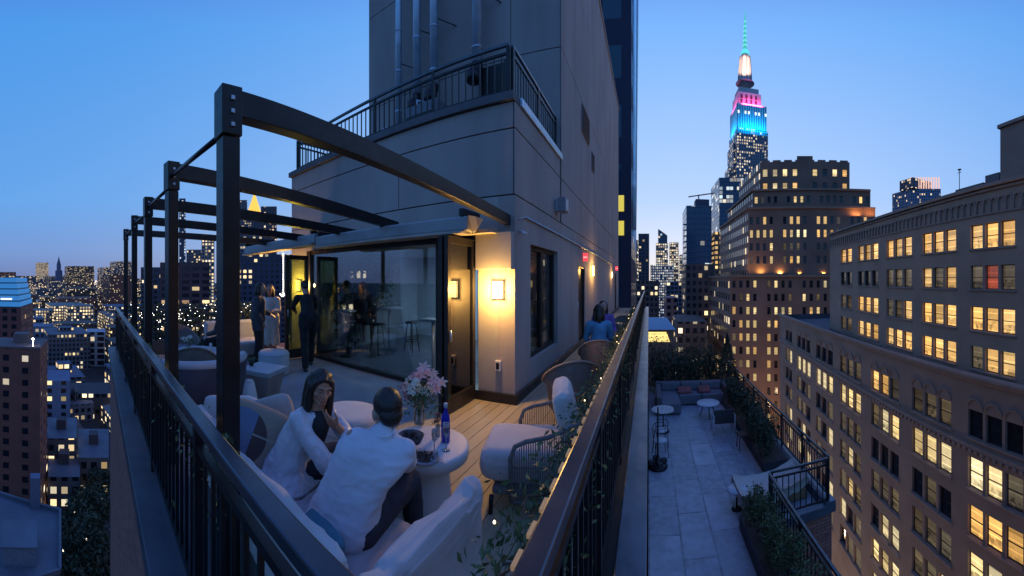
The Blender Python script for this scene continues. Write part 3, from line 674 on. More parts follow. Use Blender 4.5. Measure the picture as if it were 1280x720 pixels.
while s < sE2-.5:
    w = .36
    pr = [P(s-w*math.cos(t_*PI/6), 8.35+w*math.sin(t_*PI/6)*1.2, .08) for t_ in range(7)]
    for a, b_ in zip(pr, pr[1:]): m.beam(a, b_, .16, .14)
    m.obox(P(s+w, 8.0, .08), (.14, .16, .75), math.atan2(d.y, d.x)); s += .86
m.beam(P(8, 7.45, .04), P(sE2, 7.45, .04), .12, .12); m.build('arcaded_frieze', officetrim, ub)
A, B = P(8, 0), P(sE2, 0); back = -n*30; poly = [(A+back).xy, (A-n*.01).xy, (B-n*.01).xy, (B+back).xy]
m = MB(); m.add([(*poly[3], -6.98), (*poly[2], -6.98), (*poly[2], 9.68), (*poly[3], 9.68)], [(0, 1, 2, 3)]); m.add([(*q, 9.68) for q in poly], [(0, 1, 2, 3)]); m.build('roof', officewall, ub)
MB().beam(P(8, -6.7, .02), P(sE2, -6.7, .02), .2, .25).build('base_course', officetrim, ub)
# rooftop tower block and machinery
b0 = P(sfrom(1240, 880, 22.0)*1.08, 9.7, -1.2); 
bt = thing('rooftop_bulkhead', 'tall stone bulkhead with a bluish window rising from the right office roof', 'bulkhead', (b0.x, b0.y, 9.69))
rz = math.atan2(d.y, d.x)
def lb(s0, s1, q0, q1, z0, z1, mb=None):
    mb = mb or MB(); c = P((s0+s1)/2, (z0+z1)/2, (q0+q1)/2); mb.obox(c, (s1-s0, abs(q1-q0), z1-z0), rz); return mb
lb(8, 21.0, -1.5, -12, 9.69, 15.3).build('wall', officewall, bt); lb(7.8, 21.2, -1.3, -12.2, 15.302, 15.6).build('cornice', officetrim, bt)
lb(13.6, 16.6, -1.44, -1.49, 11.8, 13.9).build('window', emit('teal_window', (.15, .45, .5), .35, sample=False), bt)
mm = MB()
for q in (.0, 1.0, 2.0, 3.0): lb(13.57+q, 13.63+q, -1.41, -1.435, 11.8, 13.9, mm)
lb(13.6, 16.6, -1.41, -1.434, 12.8, 12.86, mm).build('window_frame', frame_m, bt)
ml = thing('roof_machinery', 'low dark machinery housings along the right office roof edge', 'machinery', P(27, 9.69, -3))
mc_ = mat('machinery_dark', (.12, .12, .13), .8)
for s0, s1, h in ((21.4, 23.2, 1.9), (23.4, 27.5, 1.35), (27.8, 32.5, 1.0)): lb(s0, s1, -1.8, -4.5, 9.69, 9.69+h).build('housing', mc_, ml, bevel=.05)
tag(MB().tube([P(26.6, 9.7, -1.6), P(26.6, 12.9, -1.6)], .04, 6).tube([P(26.3, 12.6, -1.6), P(26.9, 12.6, -1.6)], .03, 6).obox(P(26.6, 12.9, -1.6), (.35, .2, .12), rz).build('antenna', darkmetal), 'thin roof antenna mast on the right office roof edge', 'antenna')
tag(MB().tube([P(21.8, 11.6, -2.6), P(21.8, 14.6, -2.6)], .03, 6).build('flagpole', darkmetal), 'hair thin bare pole beside the stone bulkhead on the right office roof', 'pole')

# ================================================================== tiered brown building in the middle distance
def bld(name, label, cat, poly, z0, z1, m, cap=None, group=None, root=None, part='wall'):
    c = sum((Vector((x, y)) for x, y in poly), Vector((0, 0)))/len(poly)
    if root is None:
        mb = MB(); mb.prism(poly, z0, z1)
        return tag(mb.build(name, m, uv=True, origin=(c.x, c.y, z0)), label, cat, group)
    MB().prism(poly, z0, z1).build(part, m, root, uv=True)
def quad_px(xl, rl, xr, rr, depth, side=0.0):
    """front edge from photo columns xl to xr at distances rl, rr; sides run north (turned by side)"""
    a, b = pol(xl, rl), pol(xr, rr); dd = Vector((math.sin(side), math.cos(side), 0))*depth
    return [a.xy, b.xy, (b+dd).xy, (a+dd).xy]
bbw = mat('brown_brick_far', (.22, .125, .09), .9, var=.2, scale=.12, bump=0)
bb = thing('office_tower', 'massive tiered brown brick building with rows of yellow windows before the tall lit skyscraper', 'building', (40, 130, GZ))
def tier(xl, rl, xr, rr, depth, z0, z1, rows, wpx, prob, side=0.0, ledge=True, crown=False, maxwin=50, rowlit=None, sideprob=.08):
    q = quad_px(xl, rl, xr, rr, depth, side); a, b, c_, e_ = [Vector((*v, 0)) for v in q]
    d_ = (b-a); Ln = d_.length; d_.normalize(); n_ = Vector((d_.y, -d_.x, 0))
    k = int(Ln/wpx); ww = Ln/k; cols = []
    for i in range(0, k):
        if i % 5 == 4: continue
        cols.append([(round(i*ww+ww*.28, 3), round(i*ww+ww*.74, 3))])
    def pk(ci, ri, wi):
        pr = (rowlit or {}).get(ri, prob); return R2.choice([p_lit, p_white, p_white]) if R2.random() < pr else (p_half if R2.random() < .2 else p_dark)
    facade(bb, a, d_, n_, cols, rows, (0, Ln), (z0, z1), bbw, pk, depth=.5, maxwin=maxwin)
    MB().add([(*a.xy, z0), (*e_.xy, z0), (*e_.xy, z1), (*a.xy, z1), (*b.xy, z0), (*c_.xy, z0), (*c_.xy, z1), (*b.xy, z1)], [(3, 2, 1, 0), (4, 5, 6, 7), (1, 2, 6, 5), (2, 3, 7, 6)]).build('side_wall', facade_mat('brown_side', (.21, .12, .09), prob=sideprob, wu=3.1, wh=3.9, rowp=.08, k=.9), bb, uv=True)
    if ledge:
        mb = MB(); mb.beam(a+Vector((0, 0, z1)), b+Vector((0, 0, z1)), 1.2, .7); mb.beam(a+Vector((0, 0, z1)), e_+Vector((0, 0, z1)), 1.2, .7); mb.build('ledge', mat('brown_ledge', (.26, .16, .11), .8), bb)
    if crown:
        mb = MB(); 
        for i in range(8): mb.obox(a+d_*(Ln*(i+.5)/8)+Vector((0, 0, z1+.3))-n_*.6, (Ln/8*.7, 1.2, .6), math.atan2(d_.y, d_.x))
        mb.obox(a+d_*Ln*.5+Vector((0, 0, z1+1.5))-n_*6, (Ln*.18, 6, 3), math.atan2(d_.y, d_.x)); mb.build('crown', bbw, bb)
    return a, b, d_, n_
fl = 4.1
zr = lambda z1, k, f=fl, h=2.3, off=1.4: [(z1-off-i*f-h, z1-off-i*f) for i in range(k)]
tier(913, 112, 1062, 112, 44, GZ, 3.0, zr(3.0, 11, 4.2), 2.15, .35, ledge=True, maxwin=40, rowlit={2: .6, 3: .75, 4: .8, 5: .7, 7: .75, 8: .45})
tier(935, 122, 1094, 122, 48, 3.0, 26.5, zr(26.5, 5, 4.5, 2.6, 3.0), 2.2, .12, ledge=True, maxwin=40, rowlit={0: .45, 1: .88, 2: .1, 3: .12, 4: .35})
tier(941, 124, 1088, 124, 40, 26.5, 33.2, zr(33.2, 1, 4, 2.3, 2.2), 2.2, .22, ledge=True, maxwin=5)
tier(950, 127, 1062, 127, 30, 33.2, 44.2, zr(44.2, 2, 4.9, 2.6, 2.6), 3.4, .8, ledge=False, crown=True, maxwin=15, rowlit={0: .95, 1: .45})
def flood(root, loc, aim, color, watts, sx, sy=1.0):
    # a floodlight belonging to the building, aimed at its own stone
    ld = bpy.data.lights.new('floodlight', 'AREA'); ld.shape = 'RECTANGLE'; ld.size = sx; ld.size_y = sy; ld.energy = watts; ld.color = color
    lo = bpy.data.objects.new('floodlight', ld); COL.objects.link(lo); lo.parent = root; lo.location = Vector(loc)-root.location
    lo.rotation_euler = (Vector(aim)-Vector(loc)).to_track_quat('-Z', 'Y').to_euler(); return lo
for i, px in enumerate((925, 950, 975, 1000, 1030, 1060, 1090)):
    q_ = pol(px, 120.2 if px > 930 else 119, 4.0); flood(bb, q_, q_+Vector((.3, 1.4, 9)), (1, .55, .15), 240, 1.2, .5)
for px in (1070, 1088): q_ = pol(px, 120.0, 24); flood(bb, q_, q_+Vector((.3, 1.4, 4)), (1, .45, .14), 170, 3, 1)

# ================================================================== the tall skyscraper with coloured crown lights
def glow_mat(name, c, k, base, wu=2.6, fx=(.32, .68)):
    """floodlit stone: the floodlights are built as real lamps below; this carries the facade's dark window bands"""
    return facade_mat(name, base, prob=.0, rowp=0, wu=wu, wh=3.7, fx=fx, fy=(.2, .85))
st = thing('skyscraper', 'tallest stepped skyscraper with spire floodlit blue, pink, gold and green', 'building', (146, 500, GZ))
YF = 480.0
def X_(px, Y=YF): return Y*math.tan((px-811)/F)
def Z_(py, px=936, Y=YF): return ZC+(350-py)/F*Y/math.cos((px-811)/F)
tw = facade_mat('skyscraper_stone', (.20, .21, .25), glass=(.02, .025, .04), wu=3.4, wh=4.2, fx=(.2, .72), fy=(.22, .78), prob=.33, rowp=.3, lit=(1, .74, .38), lit2=(1, .9, .7), k=.85)
def sk(x0, x1, y0, y1, z0, z1, m, part='tier'): MB().box(x0, x1, y0, y1, z0, z1).build(part, m, st, uv=True)
xa, xb = X_(921), X_(960)
sk(xa, xb, YF, YF+48, GZ, Z_(161), tw); sk(xa-3.0, xa, YF+8, YF+46, GZ, Z_(178), tw); sk(xa-8, xa-3.0, YF+14, YF+44, GZ, Z_(207), tw)
crown_stone = mat('crown_stone', (.45, .45, .47), .85, var=.08, scale=.3, bump=0)
sk(xa+1, xb-1.5, YF+2, YF+46, Z_(161), Z_(129), crown_stone)
sk(X_(924), X_(953), YF+6, YF+40, Z_(129), Z_(113), crown_stone)
sk(X_(926), X_(951), YF+10, YF+36, Z_(113), Z_(105), crown_stone)
xm = (xa+xb)/2
flood(st, (xm, YF-9, Z_(163)), (xm, YF+2, Z_(150)), (.0, .42, 1), 30000, 40, 3); flood(st, (xa-9, YF+24, Z_(163)), (xa+1, YF+24, Z_(150)), (.0, .42, 1), 15000, 30, 3)
flood(st, (xm, YF+0, Z_(130)), (xm, YF+6, Z_(122)), (1, .09, .42), 11000, 30, 2); flood(st, (xa-3, YF+22, Z_(130)), (X_(924), YF+22, Z_(122)), (1, .09, .42), 5000, 24, 2)
# piers and window bands over the floodlit tiers
m = MB(); k = 13
for i in range(k):
    xx = xa+2+(xb-xa-5)*i/(k-1); m.box(xx-.55, xx+.55, YF+1.55, YF+1.99, Z_(161), Z_(131))
m.build('mullion', mat('blue_grey_stone', (.10, .14, .22), .8), st)
m = MB()
for i in range(4):
    for j in range(2): xx = X_(928.5+i*6); m.box(xx-1.4, xx+1.4, YF+5.5, YF+5.99, Z_(127-j*6), Z_(122.5-j*6))
m.build('crown_window', mat('crown_window_dark', (.12, .02, .06), .5), st)
m = MB()
for i in range(9):
    xx = xa+3+(xb-xa-6)*i/8
    if i % 3 != 1: m.box(xx-1.2, xx+1.2, YF+1.2, YF+1.5, Z_(142), Z_(138.5))
m.build('lit_window', emit('white_windows', (.8, .95, 1), 1.1, sample=False), st)
cx, cy = X_(936.5), YF+22
zz = lambda y: Z_(y)
zz = lambda y: ZC+(350-y)/F*math.hypot(cx, cy)
def lz(prof, m, part, n=20): MB().lathe([(r, z) for r, z in prof], (cx, cy, 0), n).build(part, m, st)
lz([(14, zz(105)), (9.5, zz(101)), (8.2, zz(95)), (7.2, zz(72)), (5.5, zz(69)), (5.0, zz(67))], crown_stone, 'mast')
ld = bpy.data.lights.new('floodlight', 'SPOT'); ld.energy = 1.2e6; ld.color = (1, .64, .42); ld.spot_size = math.radians(24); ld.spot_blend = .6; ld.shadow_soft_size = 1
lo = bpy.data.objects.new('floodlight', ld); COL.objects.link(lo); lo.parent = st; lo.location = Vector((cx-20, cy-75, zz(108)))-st.location; lo.rotation_euler = (Vector((20, 75, zz(84)-zz(108)))).to_track_quat('-Z', 'Y').to_euler()
m = MB()
for q in range(8):
    an = q*PI/4; m.beam((cx+10.5*math.cos(an), cy+10.5*math.sin(an), zz(104)), (cx+7.6*math.cos(an), cy+7.6*math.sin(an), zz(72)), 1.6, 1.6)
m.build('mast_wing', mat('mast_grey', (.2, .2, .24), .6), st)
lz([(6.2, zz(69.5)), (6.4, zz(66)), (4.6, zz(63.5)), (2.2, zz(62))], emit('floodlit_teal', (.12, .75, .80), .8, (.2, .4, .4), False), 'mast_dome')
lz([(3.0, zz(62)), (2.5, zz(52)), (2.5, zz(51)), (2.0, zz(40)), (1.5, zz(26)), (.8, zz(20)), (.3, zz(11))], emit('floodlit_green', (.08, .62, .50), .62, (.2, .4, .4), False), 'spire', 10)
m = MB()
for y in (58, 52, 46, 40, 34, 28): m.lathe([(3.3-(58-y)*.05, zz(y)), (3.3-(58-y)*.05, zz(y-1.2))], (cx, cy, 0), 10)
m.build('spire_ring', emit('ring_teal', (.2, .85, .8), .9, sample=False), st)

# ================================================================== towers along the avenue
glass_blue = facade_mat('glass_tower_blue', (.03, .06, .10), glass=(.02, .06, .12), wu=3, wh=3.6, fx=(.06, .94), fy=(.12, .9), prob=.09, rowp=.06, k=.8, wrough=.35, grough=.12, lit=(1, .8, .5), lit2=(.7, .9, 1))
dark_res = facade_mat('dark_residential', (.06, .06, .085), wu=3.2, wh=3.1, prob=.12, rowp=.08, k=1.0)
beige_lit = facade_mat('beige_lit', (.30, .25, .22), wu=3.2, wh=3.5, prob=.6, rowp=.35, fx=(.15, .85), fy=(.18, .82), k=.9, lit=(1, .75, .4), lit2=(1, .95, .8))
brown_mid = facade_mat('brown_mid', (.10, .072, .065), wu=2.5, wh=3.2, prob=.11, rowp=.14, k=1.3)
red_mid = facade_mat('red_mid', (.20, .08, .065), wu=2.4, wh=3.1, prob=.08, rowp=.05, k=1.0)
grey_mid = facade_mat('grey_mid', (.11, .12, .15), wu=2.8, wh=3.2, prob=.13, rowp=.08, k=1.0)
blue_mid = facade_mat('blue_mid', (.09, .12, .18), wu=3.4, wh=3.5, prob=.17, rowp=.12, k=1.0, fx=(.12, .88), fy=(.2, .85))
def tower(name, label, xl, xr, ytop, r, depth, m, side=0.0, z0=GZ, root_loc=None, rr=None):
    q = quad_px(xl, r, xr, rr or r, depth, side); z1 = zat(ytop, r)
    c = sum(q, Vector((0, 0)))/4; t_ = thing(name, label, 'building', (c.x, c.y, z0)); MB().prism([tuple(v) for v in q], z0, z1).build('wall', m, t_, uv=True)
    return t_, q, z1
t_, q, z1 = tower('glass_tower', 'dark blue glass tower with balconies and a crane on its roof beside the avenue', 858, 889.5, 257, 230, 26, glass_blue)
m = MB(); a = Vector((*q[0], 0))
for i in range(16): m.obox((a.x-.6, a.y+2.5, z1-12-i*3.8), (2.2, 4, .5))
m.build('balcony', mat('balcony_pale', (.25, .26, .3), .7), t_)
c = pol(877, 238, z1); MB().obox((c.x, c.y, z1+2.5), (9, 9, 5)).build('roof_plant', mat('plant_dark', (.07, .07, .1), .8), t_)
cr = thing('tower_crane', 'small red tower crane on top of the blue glass tower', 'crane', (c.x, c.y, z1+5))
MB().beam((c.x-2, c.y, z1+5), (c.x-2, c.y, z1+9), .7, .7).build('mast', mat('crane_red', (.35, .08, .06), .6), cr)
MB().beam((c.x-9, c.y, z1+7.3), (c.x+9, c.y, z1+10.5), .5, .7).build('jib', MC['crane_red'], cr)
t_, q, z1 = tower('glass_tower', 'broad blue glass tower right before the floodlit skyscraper', 899, 934, 222, 300, 40, glass_blue)
c = pol(914, 318, z1); MB().obox((c.x, c.y, z1-6), (14, 30, 8)).build('roof_plant', MC['plant_dark'], t_)
tower('brick_tower', 'narrow orange lit brick tower squeezed below the broad blue glass tower', 893, 902, 290, 230, 18, facade_mat('orange_lit', (.25, .13, .07), wu=2.8, wh=3.2, prob=.65, rowp=.3, k=1.1, lit=(1, .5, .15), lit2=(1, .7, .3)))
t_, q, z1 = tower('apartment_tower', 'dark slab tower with balcony lights just right of the penthouse end wall', 798, 811.5, 292, 330, 22, dark_res)
t_, q, z1 = tower('apartment_tower', 'tower of lit terraces peeping out left of the dark slab tower', 788, 797.5, 300, 360, 22, beige_lit)
# slanted roof tower and neighbours
c1 = pol(827.5, 520); w_ = 520*15/F
sl_ = thing('office_tower', 'distant pale office tower with a slanted glass top in the glow of the horizon', 'building', (c1.x, c1.y, GZ))
MB().box(c1.x-w_/2, c1.x+w_/2, c1.y, c1.y+16, GZ, zat(304, 520)).build('wall', beige_lit, sl_, uv=True)
xl_, xr_ = c1.x-w_*.32, c1.x+w_*.45; za_, zb_, zc_ = zat(303.9, 520), zat(286, 520), zat(294, 520)
MB().add([(xl_, c1.y+1, za_), (xr_, c1.y+1, za_), (xr_, c1.y+1, zc_), (xl_, c1.y+1, zb_), (xl_, c1.y+15, za_), (xr_, c1.y+15, za_), (xr_, c1.y+15, zc_), (xl_, c1.y+15, zb_)], [(0, 1, 2, 3), (5, 4, 7, 6), (3, 2, 6, 7), (4, 0, 3, 7), (1, 5, 6, 2)]).build('slanted_top', glass_blue, sl_, uv=True)
t_, q, z1 = tower('office_tower', 'distant square pale tower with a warm lit top in the glow of the horizon', 837, 848.5, 303, 540, 16, beige_lit)
tower('office_block', 'long horizontal lit block below the two pale horizon towers', 813, 842, 331, 430, 20, facade_mat('long_lit', (.16, .18, .25), wu=2.4, wh=3.2, prob=.7, rowp=.5, k=.8, lit=(.8, .9, 1), lit2=(1, .9, .7)))
tower('office_tower', 'slim pale tower glowing at the foot of the bright horizon', 850, 858, 318, 480, 14, beige_lit)
t_, q, z1 = tower('glass_tower', 'slender blue tower with a lit ribbed crown behind the right office roof', 1138, 1176, 236, 420, 34, facade_mat('blue_grid', (.16, .22, .34), wu=2.6, wh=3.3, prob=.1, rowp=.0, fx=(.2, .8), fy=(.2, .8), k=.8))
m = MB(); qa, qb = Vector((*q[0], 0)), Vector((*q[1], 0))
for i in range(12): p_ = qa.lerp(qb, (i+.5)/12); m.obox((p_.x, p_.y+1, z1+7), (1.3, 1.2, 14))
m.build('lit_crown', emit('crown_pink', (1, .62, .5), .75, sample=False), t_); p_ = (qa+qb)/2; MB().obox((p_.x, p_.y+18, z1+6), (30, 24, 12)).build('roof_plant', blue_mid, t_, uv=True)
# blocks below the avenue
tower('apartment_block', 'dark brick block with two bright rows of windows below the blue glass tower', 857, 893, 330, 150, 20, brown_mid)
tower('apartment_block', 'low brown block directly past the end of the long railing', 790, 824, 351, 200, 22, brown_mid)
tower('apartment_block', 'narrow pink brick block with small lit windows down in the avenue gap', 832, 846, 372, 170, 20, facade_mat('pink_brick', (.30, .15, .14), wu=3.2, wh=3.3, prob=.16, rowp=0, k=.8))
tower('apartment_block', 'dark block standing between the pink brick block and the brown building', 846, 884, 402, 120, 24, brown_mid)
tower('apartment_block', 'dark teal block beyond the narrow pink one', 833, 857, 352, 300, 30, blue_mid)
rf, q, z1 = tower('market_hall', 'low hall with a glowing yellow front under a blue glass roof beyond the planted trees', 806, 842, 412, 78, 9, mat('hall_wall', (.10, .09, .085), .9))
a_, b_ = Vector((*q[0], 0)), Vector((*q[1], 0))
MB().add([a_+Vector((.6, -.05, z1-2.7)), b_+Vector((-.8, -.05, z1-2.7)), b_+Vector((-1.6, -.05, z1-.5)), a_+Vector((.6, -.05, z1-.5))], [(0, 1, 2, 3)]).build('lit_front', lit_pane('hall_light', (1, .66, .16), 1.7, .5), rf)
MB().add([a_+Vector((-.3, -.4, z1+.02)), b_+Vector((.5, -.4, z1+.02)), b_+Vector((-1.2, 7, z1+2)), a_+Vector((.8, 7, z1+2))], [(0, 1, 2, 3)]).build('glass_roof', mat('blue_glass_roof', (.05, .12, .25), .15, .3), rf)
# dark tower right behind the penthouse with a pale netted flank
YT = 27.0; xr_ = YT*math.tan((789-811)/F); yf = -xr_*0
dt = thing('dark_tower', 'very tall dark blue tower rising straight behind the penthouse with two yellow windows', 'building', (-4, 30, GZ))
MB().box(-12, xr_, YT, YT+10, GZ, 60).build('wall', facade_mat('dark_tower_wall', (.022, .028, .06), glass=(.02, .05, .09), wu=2.6, wh=4.6, fx=(.25, .8), fy=(.2, .75), prob=0, rowp=0), dt, uv=True)
for py0, py1 in ((244, 264), (276, 294)):
    x0, x1 = YT*math.tan((772-811)/F), YT*math.tan((780-811)/F); MB().box(x0, x1, YT-.06, YT-.003, zat(py1, YT), zat(py0, YT)).build('lit_window', emit('yellow_green_window', (.75, .62, .08), .75, sample=False), dt)
YN = 30.0; xs = [math.tan((789-811)/F)*YN, math.tan((800.5-811)/F)*YN]
nt_ = thing('netted_scaffold', 'pale netting stretched over scaffold on the flank of the dark tower', 'scaffold', (xs[0], YN, GZ))
MB().add([(xs[0], YN, 6.5), (xs[0]*.72, YN, 4), (xs[1], YN+1, 40), (xs[1], YN+1, 60), (xs[0], YN, 60)], [(0, 1, 2, 3, 4)]).add([(xs[0]+.02, YN+.05, 6.5), (xs[0]*.72, YN+.05, 4), (xs[1], YN+1.05, 40), (xs[1], YN+1.05, 60), (xs[0]+.02, YN+.05, 60)], [(4, 3, 2, 1, 0)]).build('netting', mat('pale_netting', (.80, .86, .95), .22, .9, var=.06, bump=0), nt_)
m = MB()
for i in range(7):
    f_ = i/6; m.beam((xs[0]*(1-f_)+xs[0]*.72*f_, YN-.05, 6), (xs[0]*(1-f_)+xs[1]*f_, YN+.9, 60), .035, .035)
for z in range(6, 60, 4): m.beam((xs[0], YN-.03, z), (xs[0]*.8+xs[1]*.2, YN, z), .03, .03)
m.build('cable', darkmetal, nt_)
# unseen lamps added in the gap to warm the office and brown facades
gl0 = thing('street_lamp', 'added unseen lamp in the canyon warming the office building facade', 'street lamp', (0, 0, GZ), 'added lamps in the side street')
MB().tube([(0, 0, GZ), (0, 0, GZ+9), (1.5, 0, GZ+9.6)], .12, 6).build('pole', darkmetal, gl0); MB().obox((1.9, 0, GZ+9.6), (1.0, .5, .2)).build('lamp_head', emit('added_canyon_lamp', (1, .6, .25), 20, sample=False), gl0)
gll = bpy.data.lights.new('lamp_light', 'POINT'); gll.energy = 2600; gll.color = (1, .66, .38); gll.shadow_soft_size = 1
o_ = bpy.data.objects.new('lamp_light', gll); COL.objects.link(o_); o_.parent = gl0; o_.location = (1.9, 0, 10.6)
for i in range(7):
    g0_ = gl0 if i == 0 else copy_tree(gl0); g0_.location = (9+i*1.5, 6+i*15, GZ)
for i in range(3):
    g0_ = copy_tree(gl0, label='added unseen lamp warming the foot of the massive brown brick building'); g0_['group'] = 'added lamps by the brown building'; g0_.location = (30+i*22, 92-i*4, GZ+8)
# the avenue and its lamps
av = MB(); a_, b_ = pol(826, 110), pol(842, 1500); av.add([(a_.x-7, a_.y, GZ+.01), (a_.x+7, a_.y, GZ+.01), (b_.x+9, b_.y, GZ+.01), (b_.x-9, b_.y, GZ+.01)], [(0, 1, 2, 3)]); av.build('avenue', mat('road', (.045, .045, .05), .8, var=.3, scale=.1), kind='structure')
lampw = emit('street_light_glow', (1, .85, .6), 14, sample=False)
sl0 = thing('street_lamp', 'street lamp along the dim avenue in the gap between the towers', 'street lamp', (0, 0, GZ), 'street lamps along the avenue')
MB().tube([(0, 0, GZ), (0, 0, GZ+8)], .12, 6).build('pole', darkmetal, sl0); MB().lathe([(.1, 8.0), (.6, 8.05), (.5, 8.6), (.1, 8.8)], (0, 0, GZ), 8).build('lamp_head', lampw, sl0)
for i in range(14):
    q = pol(829+i*1.1+(2.5 if i % 2 else 0), 220+i*55); 
    o = sl0 if i == 0 else copy_tree(sl0); o.location = (q.x, q.y, GZ)

# ================================================================== city to the left
RC = random.Random(21)
# brown apartment house, its roof just below the horizon of the left edge
ab = thing('apartment_building', 'dark brown brick apartment house nearest at the left edge with few lit windows', 'building', (-97, -20, GZ))
zt = zat(437, 88)
bm_ = facade_mat('apartment_brick', (.20, .075, .06), wu=5.0, wh=3.05, fx=(.30, .62), fy=(.3, .8), prob=.035, rowp=.0, k=1.4, lit=(1, .8, .5), lit2=(.9, .95, 1))
MB().box(-100, -86.9, -40, -13.9, GZ, zt).build('wall', bm_, ab, uv=True)
MB().box(-100.1, -86.8, -40, -13.8, zt+.01, zt+.5).build('parapet', mat('parapet_dark', (.14, .10, .10), .8), ab)
MB().box(-96, -92, -22, -18, zt+.51, zt+3).build('bulkhead', mat('bulk_dark', (.12, .10, .11), .8), ab)
tag(MB().tube([(-88.5, -16, zt+.51), (-88.5, -16, zt+2.2)], .07, 6).lathe([(.15, 0), (.35, .1), (.1, .4)], (-88.5, -16, zt+2.2), 8).build('roof_light', lampw), 'bright white light on the roof corner of the brown apartment house', 'light')
# blue lit glass top over a red brown block
gb = thing('office_tower', 'red brown block topped by glowing blue glass floors at the left edge', 'building', (-130, -35, GZ))
r_ = 150; ca = pol(26, r_); zb = zat(385, r_)
MB().box(ca.x-30, ca.x, ca.y-45, ca.y, GZ, zb).build('wall', facade_mat('red_block', (.17, .06, .055), wu=4, wh=3.4, prob=.02, rowp=0), gb, uv=True)
bl = emit('blue_glow_floor', (.05, .32, .85), .42, (.05, .1, .2), False)
for i in range(5):
    s_ = i*.55; MB().box(ca.x-29+s_, ca.x-.5-s_*.6, ca.y-44, ca.y-.4-s_, zb+i*2.6+.5, zb+i*2.6+2.55).build('glass_floor', bl, gb)
    MB().box(ca.x-29.4+s_, ca.x-.2-s_*.6, ca.y-44, ca.y-.1-s_, zb+i*2.6+.02, zb+i*2.6+.48).build('floor_slab', mat('slab_dark', (.03, .05, .09), .5), gb)
MB().box(ca.x-.52, ca.x-.28, ca.y-9, ca.y-4, zb+3.4, zb+4.1).build('light_strip', emit('strip_pale', (.8, .9, 1), 1.2, sample=False), gb)
# low flat blue roof right below
lr = thing('low_building', 'low building with a wide flat bluish roof and stair bulkhead at the bottom left', 'building', (-52, -6, GZ))
zr_ = -36.0
pa, pb, pc, pd = at(75, 640, zr_), at(75, 716, zr_), at(-20, 740, zr_), at(-20, 612, zr_)
q = [pa.xy, pb.xy, pc.xy, pd.xy]; roofm = mat('pale_roof', (.10, .115, .15), .6, var=.25, scale=.2)
MB().prism([tuple(v) for v in q], GZ, zr_).build('wall', mat('low_wall', (.08, .07, .08), .9), lr)
MB().add([(*v, zr_+.02) for v in q], [(0, 1, 2, 3)]).build('roof', roofm, lr)
for u, v in zip(q, q[1:]+q[:1]): MB().beam((*u, zr_+.3), (*v, zr_+.3), .4, .6).build('parapet', roofm, lr)
pb_ = at(24, 690, zr_); MB().obox((pb_.x, pb_.y, zr_+1.3), (5, 4.5, 2.55), .2).build('bulkhead', mat('bulk_blue', (.16, .19, .25), .7), lr); MB().obox((pb_.x, pb_.y, zr_+2.62), (5.4, 4.9, .1), .2).build('bulkhead_roof', roofm, lr)
pb_ = at(44, 632, zr_); MB().obox((pb_.x, pb_.y, zr_+2.5), (1.6, 1.6, 5), .2).build('chimney', mat('chimney_blue', (.12, .15, .22), .8), lr)
# individually seen towers of the left skyline
def ltower(label, xl, xr, yt, r, m, name='tower_block', depth=14):
    a_, b_ = pol(xl, r), pol(xr, r); dd = ((a_+b_)/2).normalized()*depth; z1 = zat(yt, r)
    qq = [a_.xy, (a_+dd).xy, (b_+dd).xy, b_.xy]; qq = qq[::-1]
    return bld(name, label, 'building', [tuple(v) for v in qq], GZ, z1, m)
# clock tower silhouette
cc = pol(73.5, 1500); ct = thing('clock_tower', 'distant pointed tower silhouette on the left skyline', 'building', (cc.x, cc.y, GZ))
dk = mat('haze_blue_stone', (.10, .12, .2), .9)
MB().obox((cc.x, cc.y, (GZ+zat(338, 1500))/2), (26, 26, zat(338, 1500)-GZ), .3).build('shaft', dk, ct)
MB().obox((cc.x, cc.y, zat(334, 1500)), (16, 16, 26), .3).build('belfry', dk, ct)
MB().lathe([(9, zat(331, 1500)), (7, zat(328, 1500)), (4, zat(325, 1500)), (1, zat(321, 1500))], (cc.x, cc.y, 0), 8).build('spire', dk, ct)
ltower('slender dark tower with lit slots between the first two pergola posts', 224, 232, 248, 620, facade_mat('slender', (.06, .08, .13), wu=4, wh=5, prob=.5, rowp=0, k=.7, lit=(.6, .8, 1), lit2=(.9, .95, 1)))
ltower('broad dim block with many small lights behind the pergola, right of the slender tower', 233, 262, 312, 420, grey_mid)
ltower('pale block with rows of bright windows just left of the near pergola post', 252, 268, 300, 380, facade_mat('pale_lit', (.22, .20, .20), wu=3.4, wh=3.6, prob=.55, rowp=.2, k=1.1))
ltower('big dark red block with three lit windows behind the second pergola post', 200, 262, 328, 190, facade_mat('dark_red_l', (.09, .05, .06), wu=5.5, wh=3.6, fx=(.15, .85), prob=.14, rowp=0, k=1.0, lit=(1, .6, .35), lit2=(1, .8, .4)))
ltower('dark block left of the second pergola post', 176, 214, 334, 240, facade_mat('dark_blue_l', (.06, .06, .09), wu=4, wh=3.6, prob=.1, rowp=0, k=1.0))
ltower('blue grey office tower left of the golden pyramid', 300, 309, 250, 640, grey_mid)
ltower('tall brown tower just right of the golden pyramid', 326, 346, 258, 520, facade_mat('brown_l', (.10, .075, .085), wu=4, wh=5, prob=.16, rowp=.1, k=1.0, lit=(1, .6, .3)))
ltower('blue dim block under the golden pyramid', 300, 330, 292, 380, blue_mid)
ltower('wide dark block full of scattered lights behind the standing guests', 296, 372, 318, 260, facade_mat('dark_blue_r', (.045, .055, .10), wu=4, wh=4, prob=.12, rowp=.04, k=1.2))
